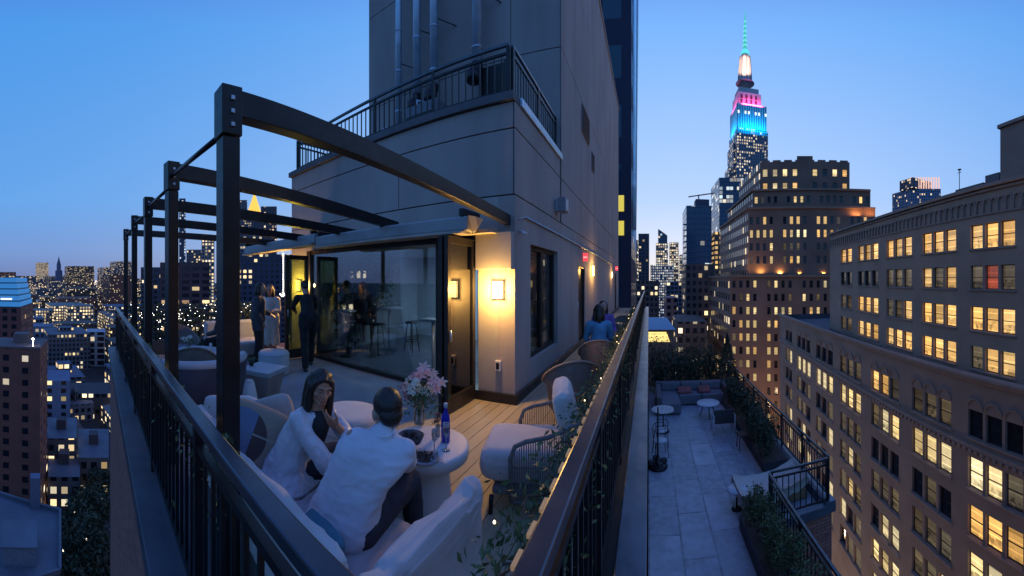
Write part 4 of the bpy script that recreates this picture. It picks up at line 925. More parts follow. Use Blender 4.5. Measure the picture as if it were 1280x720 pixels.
ltower('brown block with bright window rows seen through the lounge and its side window', 408, 474, 330, 110, facade_mat('through_window', (.12, .08, .07), wu=2.2, wh=5.2, fx=(.2, .8), fy=(.3, .72), prob=.15, rowp=.7, k=1.6))
gp = thing('pyramid_tower', 'tower with a glowing golden pyramid roof seen between the pergola beams', 'building', (0, 0, GZ)); c_ = pol(318, 560); gp.location = (c_.x, c_.y, GZ)
zb = zat(268, 560); MB().obox((c_.x, c_.y, (GZ+zb)/2), (26, 26, zb-GZ), .9).build('shaft', grey_mid, gp, uv=True)
hw = 12
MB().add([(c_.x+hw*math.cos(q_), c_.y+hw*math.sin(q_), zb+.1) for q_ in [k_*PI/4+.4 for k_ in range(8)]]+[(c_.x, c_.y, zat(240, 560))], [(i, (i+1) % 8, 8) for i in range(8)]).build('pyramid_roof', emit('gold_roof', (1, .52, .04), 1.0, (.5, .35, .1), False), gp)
# closer individual houses between the brown apartment house and our parapet
ltower('blue grey house with a column of yellow windows beside the brown apartment house', 57, 88, 476, 150, facade_mat('blue_house', (.15, .19, .30), wu=6, wh=3.4, fx=(.1, .45), prob=.2, rowp=0, k=1.0, lit=(1, .75, .25)), 'apartment_block', 18)
ltower('dark block with two bright window strips beside the parapet', 86, 140, 492, 165, facade_mat('dark_strip', (.06, .06, .07), wu=3, wh=7.5, fx=(.1, .8), fy=(.5, .75), prob=.2, rowp=.25, k=1.5), 'apartment_block', 18)
ltower('white gridded block beyond the parapet with blue shaded bays', 108, 132, 415, 260, facade_mat('white_grid', (.35, .36, .42), wu=7, wh=4.4, fx=(.15, .85), fy=(.15, .85), prob=.12, rowp=0, k=1.0), 'apartment_block', 18)
ltower('pale gridded block with orange windows between brown house and white block', 28, 82, 408, 300, facade_mat('pale_grid', (.14, .17, .24), wu=5, wh=4.5, prob=.3, rowp=.1, k=1.4, lit=(1, .6, .35)), 'apartment_block', 22)
# every other house of the left city
kinds = [(brown_mid, 'brown_block', 'dark brown city block with a few lit windows among its like in the left cityscape', 'dark brown blocks of the left cityscape'),
         (grey_mid, 'grey_block', 'grey city block with scattered lit windows among its like in the left cityscape', 'grey blocks of the left cityscape'),
         (blue_mid, 'blue_block', 'bluish city block with wide lit windows among its like in the left cityscape', 'bluish blocks of the left cityscape'),
         (red_mid, 'red_block', 'reddish brick city block with small lit windows among its like in the left cityscape', 'reddish blocks of the left cityscape'),
         (facade_mat('bright_mid', (.18, .17, .17), wu=3.2, wh=3.4, prob=.55, rowp=.2, k=1.5), 'bright_block', 'brightly lit pale city block among its like in the left cityscape', 'brightly lit blocks of the left cityscape')]
def city(r0, r1, step, zlo, zhi, a0, a1, dens=.85, size=.42, tall=.06, tallz=25):
    n_ = int(2*r1/step)
    for i in range(-n_, n_):
        for j in range(-n_, n_):
            x = (i+.5*(j % 2)+.5)*step+RC.uniform(-.1, .1)*step; y = (j+.5)*step+RC.uniform(-.1, .1)*step; rr = math.hypot(x, y); aa = math.atan2(x, y)
            if not (r0 < rr < r1 and a0 < aa < a1) or RC.random() > dens: continue
            w1, w2 = step*size*RC.uniform(.6, 1), step*size*RC.uniform(.6, 1); z1 = RC.uniform(zlo, zhi)+(RC.uniform(0, tallz) if RC.random() < tall else 0)
            m_, nm, lb_, gr = RC.choices(kinds, (5, 4, 3, 3, 1.6))[0]; ro = .25
            M = Matrix.Translation((x, y, 0)) @ Matrix.Rotation(ro, 4, 'Z')
            mb = MB(); P4 = lambda a, b: tuple((M @ Vector((a, b, 0))).xy)
            mb.prism([P4(-w1, -w2), P4(w1, -w2), P4(w1, w2), P4(-w1, w2)], GZ, z1)
            ft = ''
            if RC.random() < .6 and step < 80: ft = ' with bulkhead'; bw_ = w1*.3; ox = RC.uniform(-.4, .4)*w1; mb.prism([P4(ox-bw_, -bw_), P4(ox+bw_, -bw_), P4(ox+bw_, bw_), P4(ox-bw_, bw_)], z1+.02, z1+RC.uniform(2, 5))
            if RC.random() < .25 and step < 80: ft = ' with water tank'; tx, ty = (M @ Vector((w1*.5, w2*.4, 0))).xy; mb.lathe([(1.6, z1+2), (1.6, z1+5), (.1, z1+6.4)], (tx, ty, 0), 8); mb.tube([(tx, ty, z1), (tx, ty, z1+2)], .5, 6)
            px_ = 811+aa*F; hz = 'near the apartment house' if rr < 300 else 'in the near distance' if rr < 460 else 'in the middle distance' if rr < 1100 else 'far off' if rr < 2400 else 'on the horizon'
            sd = 'at the left edge' if px_ < 35 else 'left of the clock tower' if px_ < 66 else 'under the clock tower' if px_ < 82 else 'right of the clock tower' if px_ < 112 else 'next to the outermost post' if px_ < 160 else 'behind the pergola posts' if px_ < 215 else 'between the pergola posts'
            tag(mb.build(nm, m_, uv=True, origin=(x, y, GZ)), f'{nm.replace("_", " ")}{ft} {hz} {sd}', 'building', gr)
city(120, 205, 34, -58, -47, -1.72, -1.45, .8)
city(205, 460, 44, -50, -28, -1.86, -1.42, .82)
city(460, 1100, 78, -46, -16, -1.87, -1.38, .85, tall=.12, tallz=45)
city(1100, 2400, 170, -35, 8, -1.87, -1.36, .9, .34, tall=.3, tallz=85)
city(470, 1400, 150, -40, -5, -1.38, -1.0, .8, .36, tall=.2, tallz=25)
city(2500, 4800, 400, -10, 60, -1.86, -1.40, .9, .22, tall=.4, tallz=190)
far_l = emit('far_city_lights', (1, .75, .45), 2.5, sample=False)
m = MB()
for i in range(900):
    rr = RC.uniform(240, 3800); aa = RC.uniform(-1.86, -1.40); s_ = rr*RC.uniform(.0007, .0017); z = RC.uniform(-52, -20) if rr < 900 else RC.uniform(-35, -4)
    m.obox((rr*math.sin(aa), rr*math.cos(aa), z), (s_, s_, s_))
tag(m.build('city_lights', far_l), 'countless tiny lights sprinkled over the dark left cityscape', 'lights', kind='stuff')
# ================================================================== lower stone terrace
TZ = -3.25
wing = thing('terrace_wing', 'lower wing of our building that carries the stone paved terrace', 'building', (2, 10, GZ))
MB().box(-.01, 3.86, 6.75, 16.6, GZ, TZ-.03).box(-.01, 2.30, .3, 6.745, GZ, TZ-.03).box(2.305, 3.86, .3, 6.745, GZ, -7.2).build('wall', brick, wing)
MB().box(3.64, 3.88, 6.6, 16.6, TZ-.025, TZ+.22).box(2.30, 2.42, .3, 6.6, TZ-.025, TZ+.16).box(2.42, 3.64, 6.58, 6.74, TZ-.025, TZ+.16).build('coping', coping, wing)
MB().box(-.008, 2.298, .3, 16.5, TZ-.028, TZ).box(2.30, 3.638, 6.745, 16.5, TZ-.028, TZ).build('lower_terrace_floor', slabs, kind='structure')
railing('dark railing on the inner edge of the lower terrace beside the near bushes', (2.36, 2.2, 0), (2.36, 6.62, 0), TZ+.16, 1.0, pitch=.13, top_w=.05)
railing('short dark railing across the lower terrace behind the cream lounger', (2.40, 6.66, 0), (3.72, 6.66, 0), TZ+.16, 1.0, pitch=.13, top_w=.05)
railing('long dark railing along the outer edge of the lower terrace behind the hedge', (3.76, 6.7, 0), (3.76, 16.4, 0), TZ+.22, .95, pitch=.13, top_w=.05)
nb = thing('stair_bulkhead', 'brown roof box with a small blue skylight below the lower terrace railing', 'bulkhead', (3.1, 4.6, -7.2))
MB().box(2.5, 3.7, 3.2, 4.6, -7.19, -5.1).build('wall', mat('bulk_brown', (.17, .11, .10), .85, var=.2), nb)
MB().box(2.45, 3.75, 3.15, 4.66, -5.095, -4.98).build('coping', mat('bulk_cap', (.09, .08, .09), .7), nb)
m = MB(); m.add([(2.6, 5.2, -6.3), (3.5, 5.2, -6.3), (3.5, 6.3, -5.7), (2.6, 6.3, -5.7), (2.6, 5.2, -7.19), (3.5, 5.2, -7.19), (3.5, 6.3, -7.19), (2.6, 6.3, -7.19)], [(0, 1, 2, 3), (0, 4, 5, 1), (1, 5, 6, 2), (2, 6, 7, 3), (3, 7, 4, 0)]); m.build('skylight', mat('skylight_blue', (.06, .13, .26), .2, .2), nb)

ltf = mat('light_tabletop', (.52, .56, .60), .4, var=.06)
def round_table(label, p, r, h, slat=False, base='pole', group=None):
    t = thing('side_table', label, 'table', p, group); x, y, z = p
    if slat:
        m = MB()
        k = int(2*r/.045)
        for i in range(k):
            xx = -r+.0225+i*.045; hl_ = math.sqrt(max(.0004, r*r-xx*xx)); m.box(x+xx-.016, x+xx+.016, y-hl_, y+hl_, z+h-.018, z+h)
        m.build('tabletop', ltf, t); MB().lathe([(r*.97, h-.04), (r*.99, h-.02), (r*.9, h-.02), (r*.9, h-.04)], p, 28).build('rim', darkmetal, t)
    else: MB().lathe([(.01, h-.03), (r*.97, h-.03), (r, h-.02), (r, h-.004), (r*.985, h), (.01, h)], p, 32).build('tabletop', ltf, t)
    if base == 'pole':
        MB().tube([(x, y, z+.03), (x, y, z+h-.042)], .022).build('pedestal', darkmetal, t); MB().lathe([(r*.55, 0), (r*.55, .015), (.05, .04), (.01, .04)], p, 20).build('foot', darkmetal, t)
    else:
        for i in range(3): an = i*2.1+.5; MB().tube([(x+r*.75*math.cos(an), y+r*.75*math.sin(an), z), (x+r*.4*math.cos(an), y+r*.4*math.sin(an), z+h-.035)], .018).build('leg', bark, t)
    return t
round_table('pale slatted round table at the left wall of the lower terrace', (.475, 11.6, TZ), .38, .74, slat=True)
round_table('white round table on thin legs before the low sofa on the lower terrace', (2.16, 12.7, TZ), .42, .52, base='legs')
round_table('small white round side table beside the cream lounger and the near bushes', (1.90, 7.45, TZ), .21, .45)
def cafe_chair(label, p, rz):
    t = thing('cafe_chair', label, 'chair', (0, 0, 0), 'thin metal cafe chairs on the lower terrace')
    MB().lathe([(.01, .44), (.19, .44), (.2, .455), (.19, .47), (.01, .47)], n=20).build('seat', ltf, t)
    for sx in (-1, 1):
        for sy in (-1, 1): MB().tube([(sx*.15, sy*.15, .44), (sx*.2, sy*.2, 0)], .010, 6).build('leg', darkmetal, t)
    MB().tube([(-.17, .15, .44), (-.19, .2, .75), (-.12, .22, .86), (.12, .22, .86), (.19, .2, .75), (.17, .15, .44)], .010, 6).tube([(-.18, .19, .66), (.18, .19, .66)], .008, 6).build('backrest', darkmetal, t)
    return place(t, p, rz)
cafe_chair('metal cafe chair with round pale seat nearest the slatted table', (.36, 10.65, TZ), 3.3)
cafe_chair('metal cafe chair with round pale seat nearest the umbrella stand', (.33, 10.0, TZ), .2)
us = thing('umbrella_stand', 'bare pole in a heavy dark umbrella base on the stone terrace', 'umbrella stand', (.24, 9.4, TZ))
MB().lathe([(.26, 0), (.27, .05), (.22, .10), (.06, .13), (.05, .30), (.01, .30)], (.24, 9.4, TZ), 20).build('base', darkmetal, us)
m = MB()
for i in range(4): an = i*PI/2+.3; m.obox((.24+.17*math.cos(an), 9.4+.17*math.sin(an), TZ+.16), (.16, .12, .09), an)
m.build('ballast', mat('ballast_dark', (.04, .04, .045), .8), us); MB().tube([(.24, 9.4, TZ+.3), (.24, 9.4, TZ+1.6)], .022).build('pole', darkmetal, us)
ws = mat('woven_sofa', (.13, .115, .12), .85, var=.2, scale=12, bump=.4, bscale=120); wc = mat('sofa_seat_grey', (.17, .165, .19), .9, var=.1, bump=.3, bscale=200)
so_ = thing('outdoor_sofa', 'long low grey u shaped sofa at the far end of the lower terrace', 'sofa', (1.8, 14.4, TZ))
MB().box(.28, 3.25, 14.72, 14.95, TZ, TZ+.72).box(.28, .48, 12.9, 14.715, TZ, TZ+.68).box(3.05, 3.25, 13.7, 14.715, TZ, TZ+.68).build('frame', ws, so_, bevel=.03)
for i, (a, b, c_, d_) in enumerate(((.49, 1.2, 12.95, 14.7), (1.22, 2.1, 13.9, 14.7), (2.12, 3.04, 13.9, 14.7))): MB().box(a, b, c_, d_, TZ+.05, TZ+.42).build('seat_cushion', wc, so_, bevel=.04)
for i, (a, b) in enumerate(((.5, 1.3), (1.32, 2.15), (2.17, 3.02))): MB().cushion(((a+b)/2, 14.62, TZ+.58), (b-a, .16, .34), rx=-.12).build('back_cushion', wc, so_)
redp = mat('red_cushion_fabric', (.30, .09, .08), .9)
tag(MB().cushion((1.45, 14.25, TZ+.52), (.55, .36, .14), rx=.5, seed=3).build('throw_pillow', redp), 'dull red throw pillow at left on the long sofa of the lower terrace', 'pillow')
tag(MB().cushion((2.25, 14.25, TZ+.52), (.5, .36, .14), rx=.5, seed=5).build('throw_pillow', redp), 'dull red throw pillow at right on the long sofa, behind the white table', 'pillow')
dc = thing('sling_chair', 'low chair with dark sling back and pale arm frames facing the long sofa', 'chair', (2.43, 11.3, TZ))
MB().obox((2.43, 11.15, TZ+.58), (.62, .05, .42)).build('backrest', mat('sling_dark', (.07, .06, .06), .9), dc); MB().obox((2.43, 11.42, TZ+.36), (.6, .5, .05)).build('seat', MC['sling_dark'], dc)
for sx in (-.35, .35): MB().tube([(2.43+sx, 11.1, TZ), (2.43+sx, 11.12, TZ+.62), (2.43+sx, 11.6, TZ+.60), (2.43+sx, 11.66, TZ)], .02).build('arm_frame', whitepl, dc)
st_ = thing('stool', 'small dark stool by the foot of the hedge on the lower terrace', 'stool', (2.78, 10.1, TZ))
MB().obox((2.78, 10.1, TZ+.43), (.36, .34, .04), .2).build('seat', bark, st_)
for sx in (-.14, .14):
    for sy in (-.13, .13): MB().tube([(2.78+sx, 10.1+sy, TZ+.41), (2.78+sx*1.2, 10.1+sy*1.2, TZ)], .014, 6).build('leg', bark, st_)
# cream draped lounger: a curved daybed with turned up ends
DX = -.16
lg = thing('daybed', 'cream draped daybed with turned up ends beside the lower terrace railing', 'daybed', (2.85, 7.55, TZ))
m = MB(); vs = []; fs = []; nu, nv = 24, 8
for i in range(nu+1):
    u = i/nu*2-1
    for j in range(nv+1):
        v = j/nv*2-1; zc_ = .40+.15*abs(u)**2.4-.05*(1-v*v)+noise.noise(Vector((u*4, v*3, 1)))*.03
        vs.append((2.85+DX+u*.80, 7.55+v*.42+u*.12, TZ+zc_))
for i in range(nu):
    for j in range(nv): a = i*(nv+1)+j; fs.append((a, a+nv+1, a+nv+2, a+1))
k0 = len(vs); rim = [i*(nv+1) for i in range(nu+1)]+[nu*(nv+1)+j for j in range(1, nv+1)]+[i*(nv+1)+nv for i in range(nu-1, -1, -1)]+[j for j in range(nv-1, 0, -1)]
for q, i in enumerate(rim): x, y, z = vs[i]; vs.append((2.85+DX+(x-2.85-DX)*1.02, 7.55+(y-7.55)*1.04, z-.20-.03*math.sin(q*1.3)))
for q in range(len(rim)): a, b = rim[q], rim[(q+1) % len(rim)]; fs.append((a, b, k0+(q+1) % len(rim), k0+q))
m.add(vs, fs, True).build('cover', mat('daybed_cover', (.55, .48, .42), .9, var=.1, scale=6, bump=.3, bscale=12, bd=.02), lg)
MB().box(2.12, 3.5, 7.25, 7.85, TZ+.03, TZ+.2).build('base', mat('daybed_wood', (.30, .16, .08), .7), lg)
for sx in (2.2, 3.4): MB().box(sx, sx+.06, 7.3, 7.36, TZ, TZ+.03).build('foot', darkmetal, lg)

# ---------------------------------------------------------------- plants
def bush(label, p, r, h, nleaf=900, size=.03, m=None, cat='bush', name='bush', group=None, conic=False):
    t = thing(name, label, cat, p, group); p = Vector(p); L_ = MB(); ns = Vector((R.uniform(0, 50), 0, 0)); pts = []
    lobes = [(Vector((R.uniform(-.45, .45)*r, R.uniform(-.45, .45)*r, h*R.uniform(.35, .72))), R.uniform(.45, .7)) for _ in range(6)]
    for _ in range(nleaf):
        if conic:
            z = R.random()**1.3; rr = r*(1-z)*(.75+.35*R.random())*(.8+.4*abs(math.sin(z*22))); a = R.uniform(0, 2*PI); pts.append(p+Vector((rr*math.cos(a), rr*math.sin(a), h*(.08+.92*z))))
        else:
            c_, q = R.choice(lobes); v = Vector((R.gauss(0, 1), R.gauss(0, 1), R.gauss(0, 1))).normalized(); d_ = (.82+.25*R.random()) if R.random() < .75 else R.random()
            v = Vector((v.x*r*q, v.y*r*q, v.z*h*.42*q/.6))*d_*(1+.35*noise.noise(v*3+ns)); w = p+c_+v; w.z = max(w.z, p.z+.04); pts.append(w)
    L_.leaves(pts, size).build('foliage', m or leafm, t)
    s = MB(); s.tube([p, p+Vector((0, 0, h*.75))], [r*.07+.01, .006], 6)
    for i in range(5): a = i*1.3; s.tube([p+Vector((0, 0, h*.12)), p+Vector((r*.35*math.cos(a), r*.35*math.sin(a), h*.5)), p+Vector((r*.55*math.cos(a), r*.55*math.sin(a), h*.7))], [.012, .008, .004], 5)
    s.build('stem', bark, t); return t
pos = [((2.03, 6.55), .27, .72, 'topmost of the near bushes on the lower terrace, beside the little white table'), ((2.05, 6.0), .29, .80, 'second of the near bushes from the little white table'), ((2.06, 5.4), .30, .86, 'third of the near bushes from the little white table'), ((2.07, 4.8), .31, .88, 'nearest full bush at the lower edge of the photo by the railing'), ((2.07, 4.2), .31, .85, 'bush cut by the lower edge of the photo beside the railing')]
for (x, y), r, h, lb_ in pos: bush(lb_, (x, y, TZ+.30), r, h, 1500, .026, group='bushes in the near planter')
pl = thing('planter', 'long low dark planter under the near bushes on the lower terrace', 'planter', (1.95, 5.4, TZ)); MB().box(1.80, 2.28, 3.9, 6.85, TZ, TZ+.30).build('box', mat('planter_dark', (.06, .06, .065), .7), pl, bevel=.01); MB().box(1.83, 2.25, 3.93, 6.82, TZ+.301, TZ+.31).build('soil', bark, pl)
hl = [(3.15, 9.0), (3.2, 9.8), (3.2, 10.6), (3.25, 11.4), (3.25, 12.2), (3.3, 13.0), (3.35, 13.7)]
for i, (x, y) in enumerate(hl): bush(['hedge bush nearest the cream daybed', 'second hedge bush counted from the cream daybed', 'third hedge bush counted from the cream daybed', 'fourth hedge bush counted from the cream daybed', 'fifth hedge bush counted from the cream daybed', 'sixth hedge bush, just before the conical tree', 'seventh hedge bush at the foot of the conical tree'][i], (x, y, TZ+.25), .42, R.uniform(.95, 1.2), 1100, .042, leafd, group='hedge along the outer edge of the lower terrace')
pl = thing('planter', 'long dark planter under the hedge on the outer edge of the terrace', 'planter', (3.2, 11.4, TZ)); MB().box(2.92, 3.62, 8.6, 14.6, TZ, TZ+.25).build('box', MC['planter_dark'], pl); MB().box(2.95, 3.59, 8.63, 14.57, TZ+.252, TZ+.26).build('soil', bark, pl)
bush('dark conical evergreen tree at the far right corner of the lower terrace', (3.45, 15.2, TZ), .6, 2.6, 2600, .05, leafd, 'tree', 'conifer_tree', conic=True)
for i, (x, y, r, h) in enumerate(((.55, 15.9, .7, 1.9), (1.3, 16.0, .75, 2.0), (2.1, 15.9, .75, 1.8), (2.8, 16.0, .6, 1.9), (.5, 17.6, .9, 3.0), (1.5, 17.9, 1.0, 2.9), (2.5, 17.6, .9, 2.9))):
    bush(['dark bushy tree behind the left end of the u shaped sofa', 'dark bushy tree behind the left pillow of the u shaped sofa', 'dark bushy tree behind the middle right of the u shaped sofa', 'dark bushy tree behind the right end of the u shaped sofa', 'tallest left tree in the back row beyond the u shaped sofa', 'middle tree of the back row beyond the u shaped sofa', 'right tree of the back row beyond the u shaped sofa'][i], (x, y, TZ-.1 if i < 4 else TZ-.9), r, h, 1500, .055, leafd, 'tree', 'bushy_tree', 'dark trees beyond the sofa')
MB().box(-.1, 4.2, 16.65, 19.5, GZ, TZ-.85).build('lower_roof', mat('lower_roof', (.05, .05, .055), .9), kind='structure')
# dark street trees far below at the lower left
tb = [(92, 705, 14), (112, 690, 15), (100, 655, 13), (122, 640, 13), (86, 668, 11), (126, 715, 14), (108, 622, 9), (124, 600, 10), (98, 735, 12)]
for i, (px, py, h) in enumerate(tb):
    q = at(px, py, GZ+6); t = thing('street_tree', 'dark leafy tree in the unlit yard far below beside the parapet', 'tree', (q.x, q.y, GZ), 'dark yard trees far below'); pts = []
    for _ in range(900):
        v = Vector((R.gauss(0, 1), R.gauss(0, 1), R.gauss(0, 1))).normalized()*(.6+.4*R.random())*(1+.3*noise.noise(Vector((R.random()*5, i, 0)))); pts.append(Vector((q.x+v.x*4, q.y+v.y*4, GZ+h*.6+v.z*h*.36)))
    MB().leaves(pts, .55).build('crown', leafd, t); s = MB().tube([(q.x, q.y, GZ), (q.x+.2, q.y, GZ+h*.6)], [.35, .15], 6)
    for k in range(4): a = k*1.6; s.tube([(q.x, q.y, GZ+h*.35), (q.x+2*math.cos(a), q.y+2*math.sin(a), GZ+h*.7)], [.15, .05], 5)
    s.build('trunk', bark, t)
for i, (px, py, c_, k_) in enumerate(((78, 690, (1, .85, .5), 5), (108, 707, (1, .85, .6), 3), (88, 603, (.7, 1, .85), 6), (94, 678, (1, .9, .7), 3), (107, 675, (1, .9, .7), 3))):
    q = at(px, py, GZ+3.5); t = thing('yard_lamp', ['yellowish yard lamp at the foot of the low blue roofed building', 'lowest yard lamp between the dark trees far below', 'greenish white yard lamp lighting the courtyard far below', 'left of two small white yard lamps among the dark trees', 'right of two small white yard lamps among the dark trees'][i], 'lamp', (q.x, q.y, GZ), 'yard lamps far below')
    MB().tube([(q.x, q.y, GZ), (q.x, q.y, GZ+3.4)], .06, 6).build('pole', darkmetal, t); MB().lathe([(.1, 3.4), (.42, 3.5), (.42, 4.1), (.1, 4.3)], (q.x, q.y, GZ), 10).build('lamp_head', emit('yard_glow_%d' % i, c_, k_), t)
    if i == 2:
        ld = bpy.data.lights.new('lamp_light', 'POINT'); ld.energy = 900; ld.color = (.6, 1, .85); ld.shadow_soft_size = .5; lo = bpy.data.objects.new('lamp_light', ld); COL.objects.link(lo); lo.parent = t; lo.location = (0, 0, 5)

for (x0_, x1_, yb_, yt_, zz_, lb_) in ((60, 100, 596, 560, -52, 'low flat roofed house just above the lit courtyard far below'), (98, 136, 572, 536, -50, 'low bluish flat roofed house beside the parapet, far below'), (58, 96, 548, 522, -46, 'low dark house at the foot of the brown apartment house')):
    qs_ = [at(x0_, yb_, zz_), at(x1_, yb_, zz_), at(x1_, yt_, zz_), at(x0_, yt_, zz_)]; cc_ = sum(qs_, Vector((0, 0, 0)))/4
    lh = thing('low_house', lb_, 'building', (cc_.x, cc_.y, GZ)); MB().prism([tuple(v.xy) for v in qs_], GZ, zz_).build('wall', facade_mat('low_house_wall', (.12, .11, .12), prob=.3, rowp=.2, wu=3, wh=3.4, k=1.2), lh, uv=True)
    MB().add([(*v.xy, zz_+.02) for v in qs_], [(0, 1, 2, 3)]).build('roof', MC['pale_roof'], lh); MB().obox((cc_.x, cc_.y, zz_+1.5), (3.5, 3, 3)).build('bulkhead', MC['low_wall'], lh)
# ---------------------------------------------------------------- ivy garlands with tiny lights on the two railings
def garland(label, p0, p1, n, spread, droop=.25, size=.024, seedl=60, up=.04):
    p0, p1 = Vector(p0), Vector(p1); t = thing('ivy_garland', label, 'garland', p0); pts = []; st = MB(); d_ = (p1-p0)
    for k in range(3):
        path = []
        for i in range(int(d_.length*7)):
            q = p0+d_*(i/(d_.length*7-1)); path.append(q+Vector((spread*.5*math.sin(i*.9+k*2), spread*.3*math.cos(i*.7+k), -.03-droop*.5*abs(math.sin(i*.55+k*1.7)))))
        st.tube(path, .004, 5)
        for q in path:
            for _ in range(int(n/(3*len(path)))+1): pts.append(q+Vector((R.gauss(0, spread*.45), R.gauss(0, .05), R.gauss(0, .035)-abs(R.gauss(0, droop*.5))+up)))
    st.build('vine', bark, t); MB().leaves(pts, size, .45).build('leaves', leafm, t)
    lt = MB()
    for _ in range(seedl): q = p0+d_*R.random()**1.0; q = q+Vector((R.gauss(0, spread*.3), 0, R.gauss(-.06, .06))); lt.lathe([(.002, -.004), (.0045, 0), (.002, .005)], q, 6)
    lt.build('string_lights', emit('fairy_light', (1, .72, .35), 5), t); return t
garland('leafy ivy garland woven along the inner side of the right railing', (RX-.12, .85, 1.0), (RX-.12, 10.5, 1.02), 11000, .12, .34, .018, 26)
garland('sparse ivy garland hanging inside the left railing behind the pergola posts', (-1.5, RYL+.08, .98), (-6.5, RYL+.08, .98), 2000, .07, .22, .020, 70)
# cream trim under the right handrail, its lit look put in as faint glow
trimr = thing('glow_trim', 'cream toothed trim with a faint added glow along the right handrail', 'trim', (RX-.05, 1, 1))
m = MB(); y = .80
while y < 7.0: m.box(RX-.062, RX-.046, y, y+.06, 1.035, 1.047); y += .115
m.build('trim_dash', emit('trim_glow', (1, .66, .36), .16), trimr)
# west end: dense dark hedge sprinkled with fairy lights
wh = thing('hedge', 'dark leafy hedge full of fairy lights closing the west end of the terrace', 'hedge', (-8.3, 2.6, 0)); pts = [Vector((-8.28+R.gauss(0, .09), R.uniform(.7, 4.5), R.uniform(.25, 1.18))) for _ in range(4200)]
MB().leaves(pts, .04).build('foliage', leafd, wh); MB().box(-8.42, -8.12, .6, 4.5, 0, .32).build('planter_box', MC['planter_dark'], wh); m = MB()
for _ in range(170): m.lathe([(.002, -.007), (.008, 0), (.002, .007)], (-8.14+R.gauss(0, .06), R.uniform(.8, 4.4), R.uniform(.3, 1.2)), 6)
m.build('fairy_lights', emit('fairy_white', (.95, .9, .8), 7), wh)
s = MB()
for i in range(12): s.tube([(-8.28, .8+i*.32, .3), (-8.25, .85+i*.32, 1.05)], [.012, .005], 5)
s.build('stem', bark, wh)
# string of white lights hanging by the west pier
lsx = thing('light_string', 'vertical and sagging string of white lights left of the west pier', 'string lights', (-7.45, 4.4, 2.3)); m = MB(); path = [(-7.55, 4.45, 2.4-.04*i) for i in range(26)]+[(-7.62+.035*i*1.0, 4.40, 1.40-.05*math.sin(i*.5)) for i in range(10)]
MB().tube(path[:26], .004, 5).build('cable', darkmetal, lsx)
for q in path: m.lathe([(.002, -.014), (.012, 0), (.002, .014)], q, 6)
m.build('bulb', emit('bulb_white', (1, .92, .85), 9), lsx)

# ================================================================== furniture on the deck
# ---- the sofa in the corner with the couple
sf = thing('corner_sofa', 'pale outdoor corner sofa with long seat where the couple sits in the railing corner', 'sofa', (-1.7, 1.1, 0))
MB().box(-2.75, -.78, .84, 1.44, .06, .24).build('base', mat('sofa_base', (.10, .09, .09), .7), sf, bevel=.02)
for i, (a, b) in enumerate(((-2.74, -1.82), (-1.81, -1.03))): MB().cushion(((a+b)/2, 1.165, .34), (b-a, .66, .22), puff=.25, seed=i+2, n=34, wr=.028).build('seat_cushion', greyfab, sf)
MB().cushion((-.865, 1.19, .46), (.14, .84, .52), puff=.25, seed=8, n=44, wr=.036).build('end_bolster', cream, sf)
for i, (a, b) in enumerate(((-2.85, -1.98), (-1.96, -1.02))): MB().cushion(((a+b)/2, .835, .50), (b-a, .12, .44), puff=.3, seed=i+12, n=34, wr=.026).build('back_bolster', cream, sf)
MB().box(-2.8, -.80, .808, .835, .06, .66).build('back_frame', MC['sofa_base'], sf)
pip_ = MB()
for xa_, xb_ in ((-2.72, -1.84), (-1.79, -1.05)):
    for zz_ in (.262, .425): pip_.tube([(xa_, .86, zz_), (xa_, 1.478, zz_), (xb_, 1.478, zz_), (xb_, .86, zz_)], .006, 6)
pip_.build('piping', cream, sf)
for x in (-2.7, -.86):
    for y in (.88, 1.38): MB().box(x-.03, x+.03, y-.03, y+.03, 0.004, .06).build('foot', darkmetal, sf)
pp = G('pillow_pattern'); o_ = pp.n('TexCoord').outputs['Object']; sp_ = pp.n('SeparateXYZ'); pp.l(o_, sp_.inputs[0])
rad = pp.ma('SQRT', pp.ma('ADD', pp.ma('POWER', pp.ma('ADD', sp_.outputs[0], .10), 2.0), pp.ma('POWER', pp.ma('ADD', sp_.outputs[2], .02), 2.0)))
inn = pp.ma('LESS_THAN', rad, .19); half = pp.ma('GREATER_THAN', sp_.outputs[0], -.02)
line = pp.ma('LESS_THAN', pp.ma('ABSOLUTE', pp.ma('SUBTRACT', sp_.outputs[2], .02)), .006)
c1_ = pp.mix(half, (.16, .20, .30), (.10, .06, .055)); c2_ = pp.mix(inn, (.34, .25, .19), c1_); pp.l(pp.mix(pp.ma('MULTIPLY', line, half), c2_, (.4, .32, .25)), pp.b.inputs['Base Color']); pp.b.inputs['Roughness'].default_value = .9
def pillow(label, p, sz, rz, rx, m, seed, name='throw_pillow', rot_y=0):
    o = MB().cushion((0, 0, 0), sz, puff=.55, seed=seed, n=18, wr=.008).build(name, m); o.location = p; o.rotation_euler = (rx, rot_y, rz); return tag(o, label, 'pillow')
pillow('square throw pillow with a dark and blue disc pattern left of the woman', (-2.24, 1.08, .64), (.44, .12, .44), 1.0, -.35, pp.m, 4, rot_y=.35)
pillow('plain beige throw pillow behind the patterned one', (-2.40, 1.30, .62), (.42, .12, .42), .9, -.3, mat('beige_pillow', (.42, .34, .31), .9), 6, rot_y=-.3)
pillow('off white throw pillow leaning at the far end of the corner sofa', (-2.60, 1.05, .62), (.44, .13, .40), 1.1, -.3, cream, 7)
pillow('small flat teal cushion lying against the back rest behind the man', (-1.36, .97, .50), (.30, .07, .22), -.15, -1.0, mat('teal_cushion', (.07, .20, .26), .9), 9)

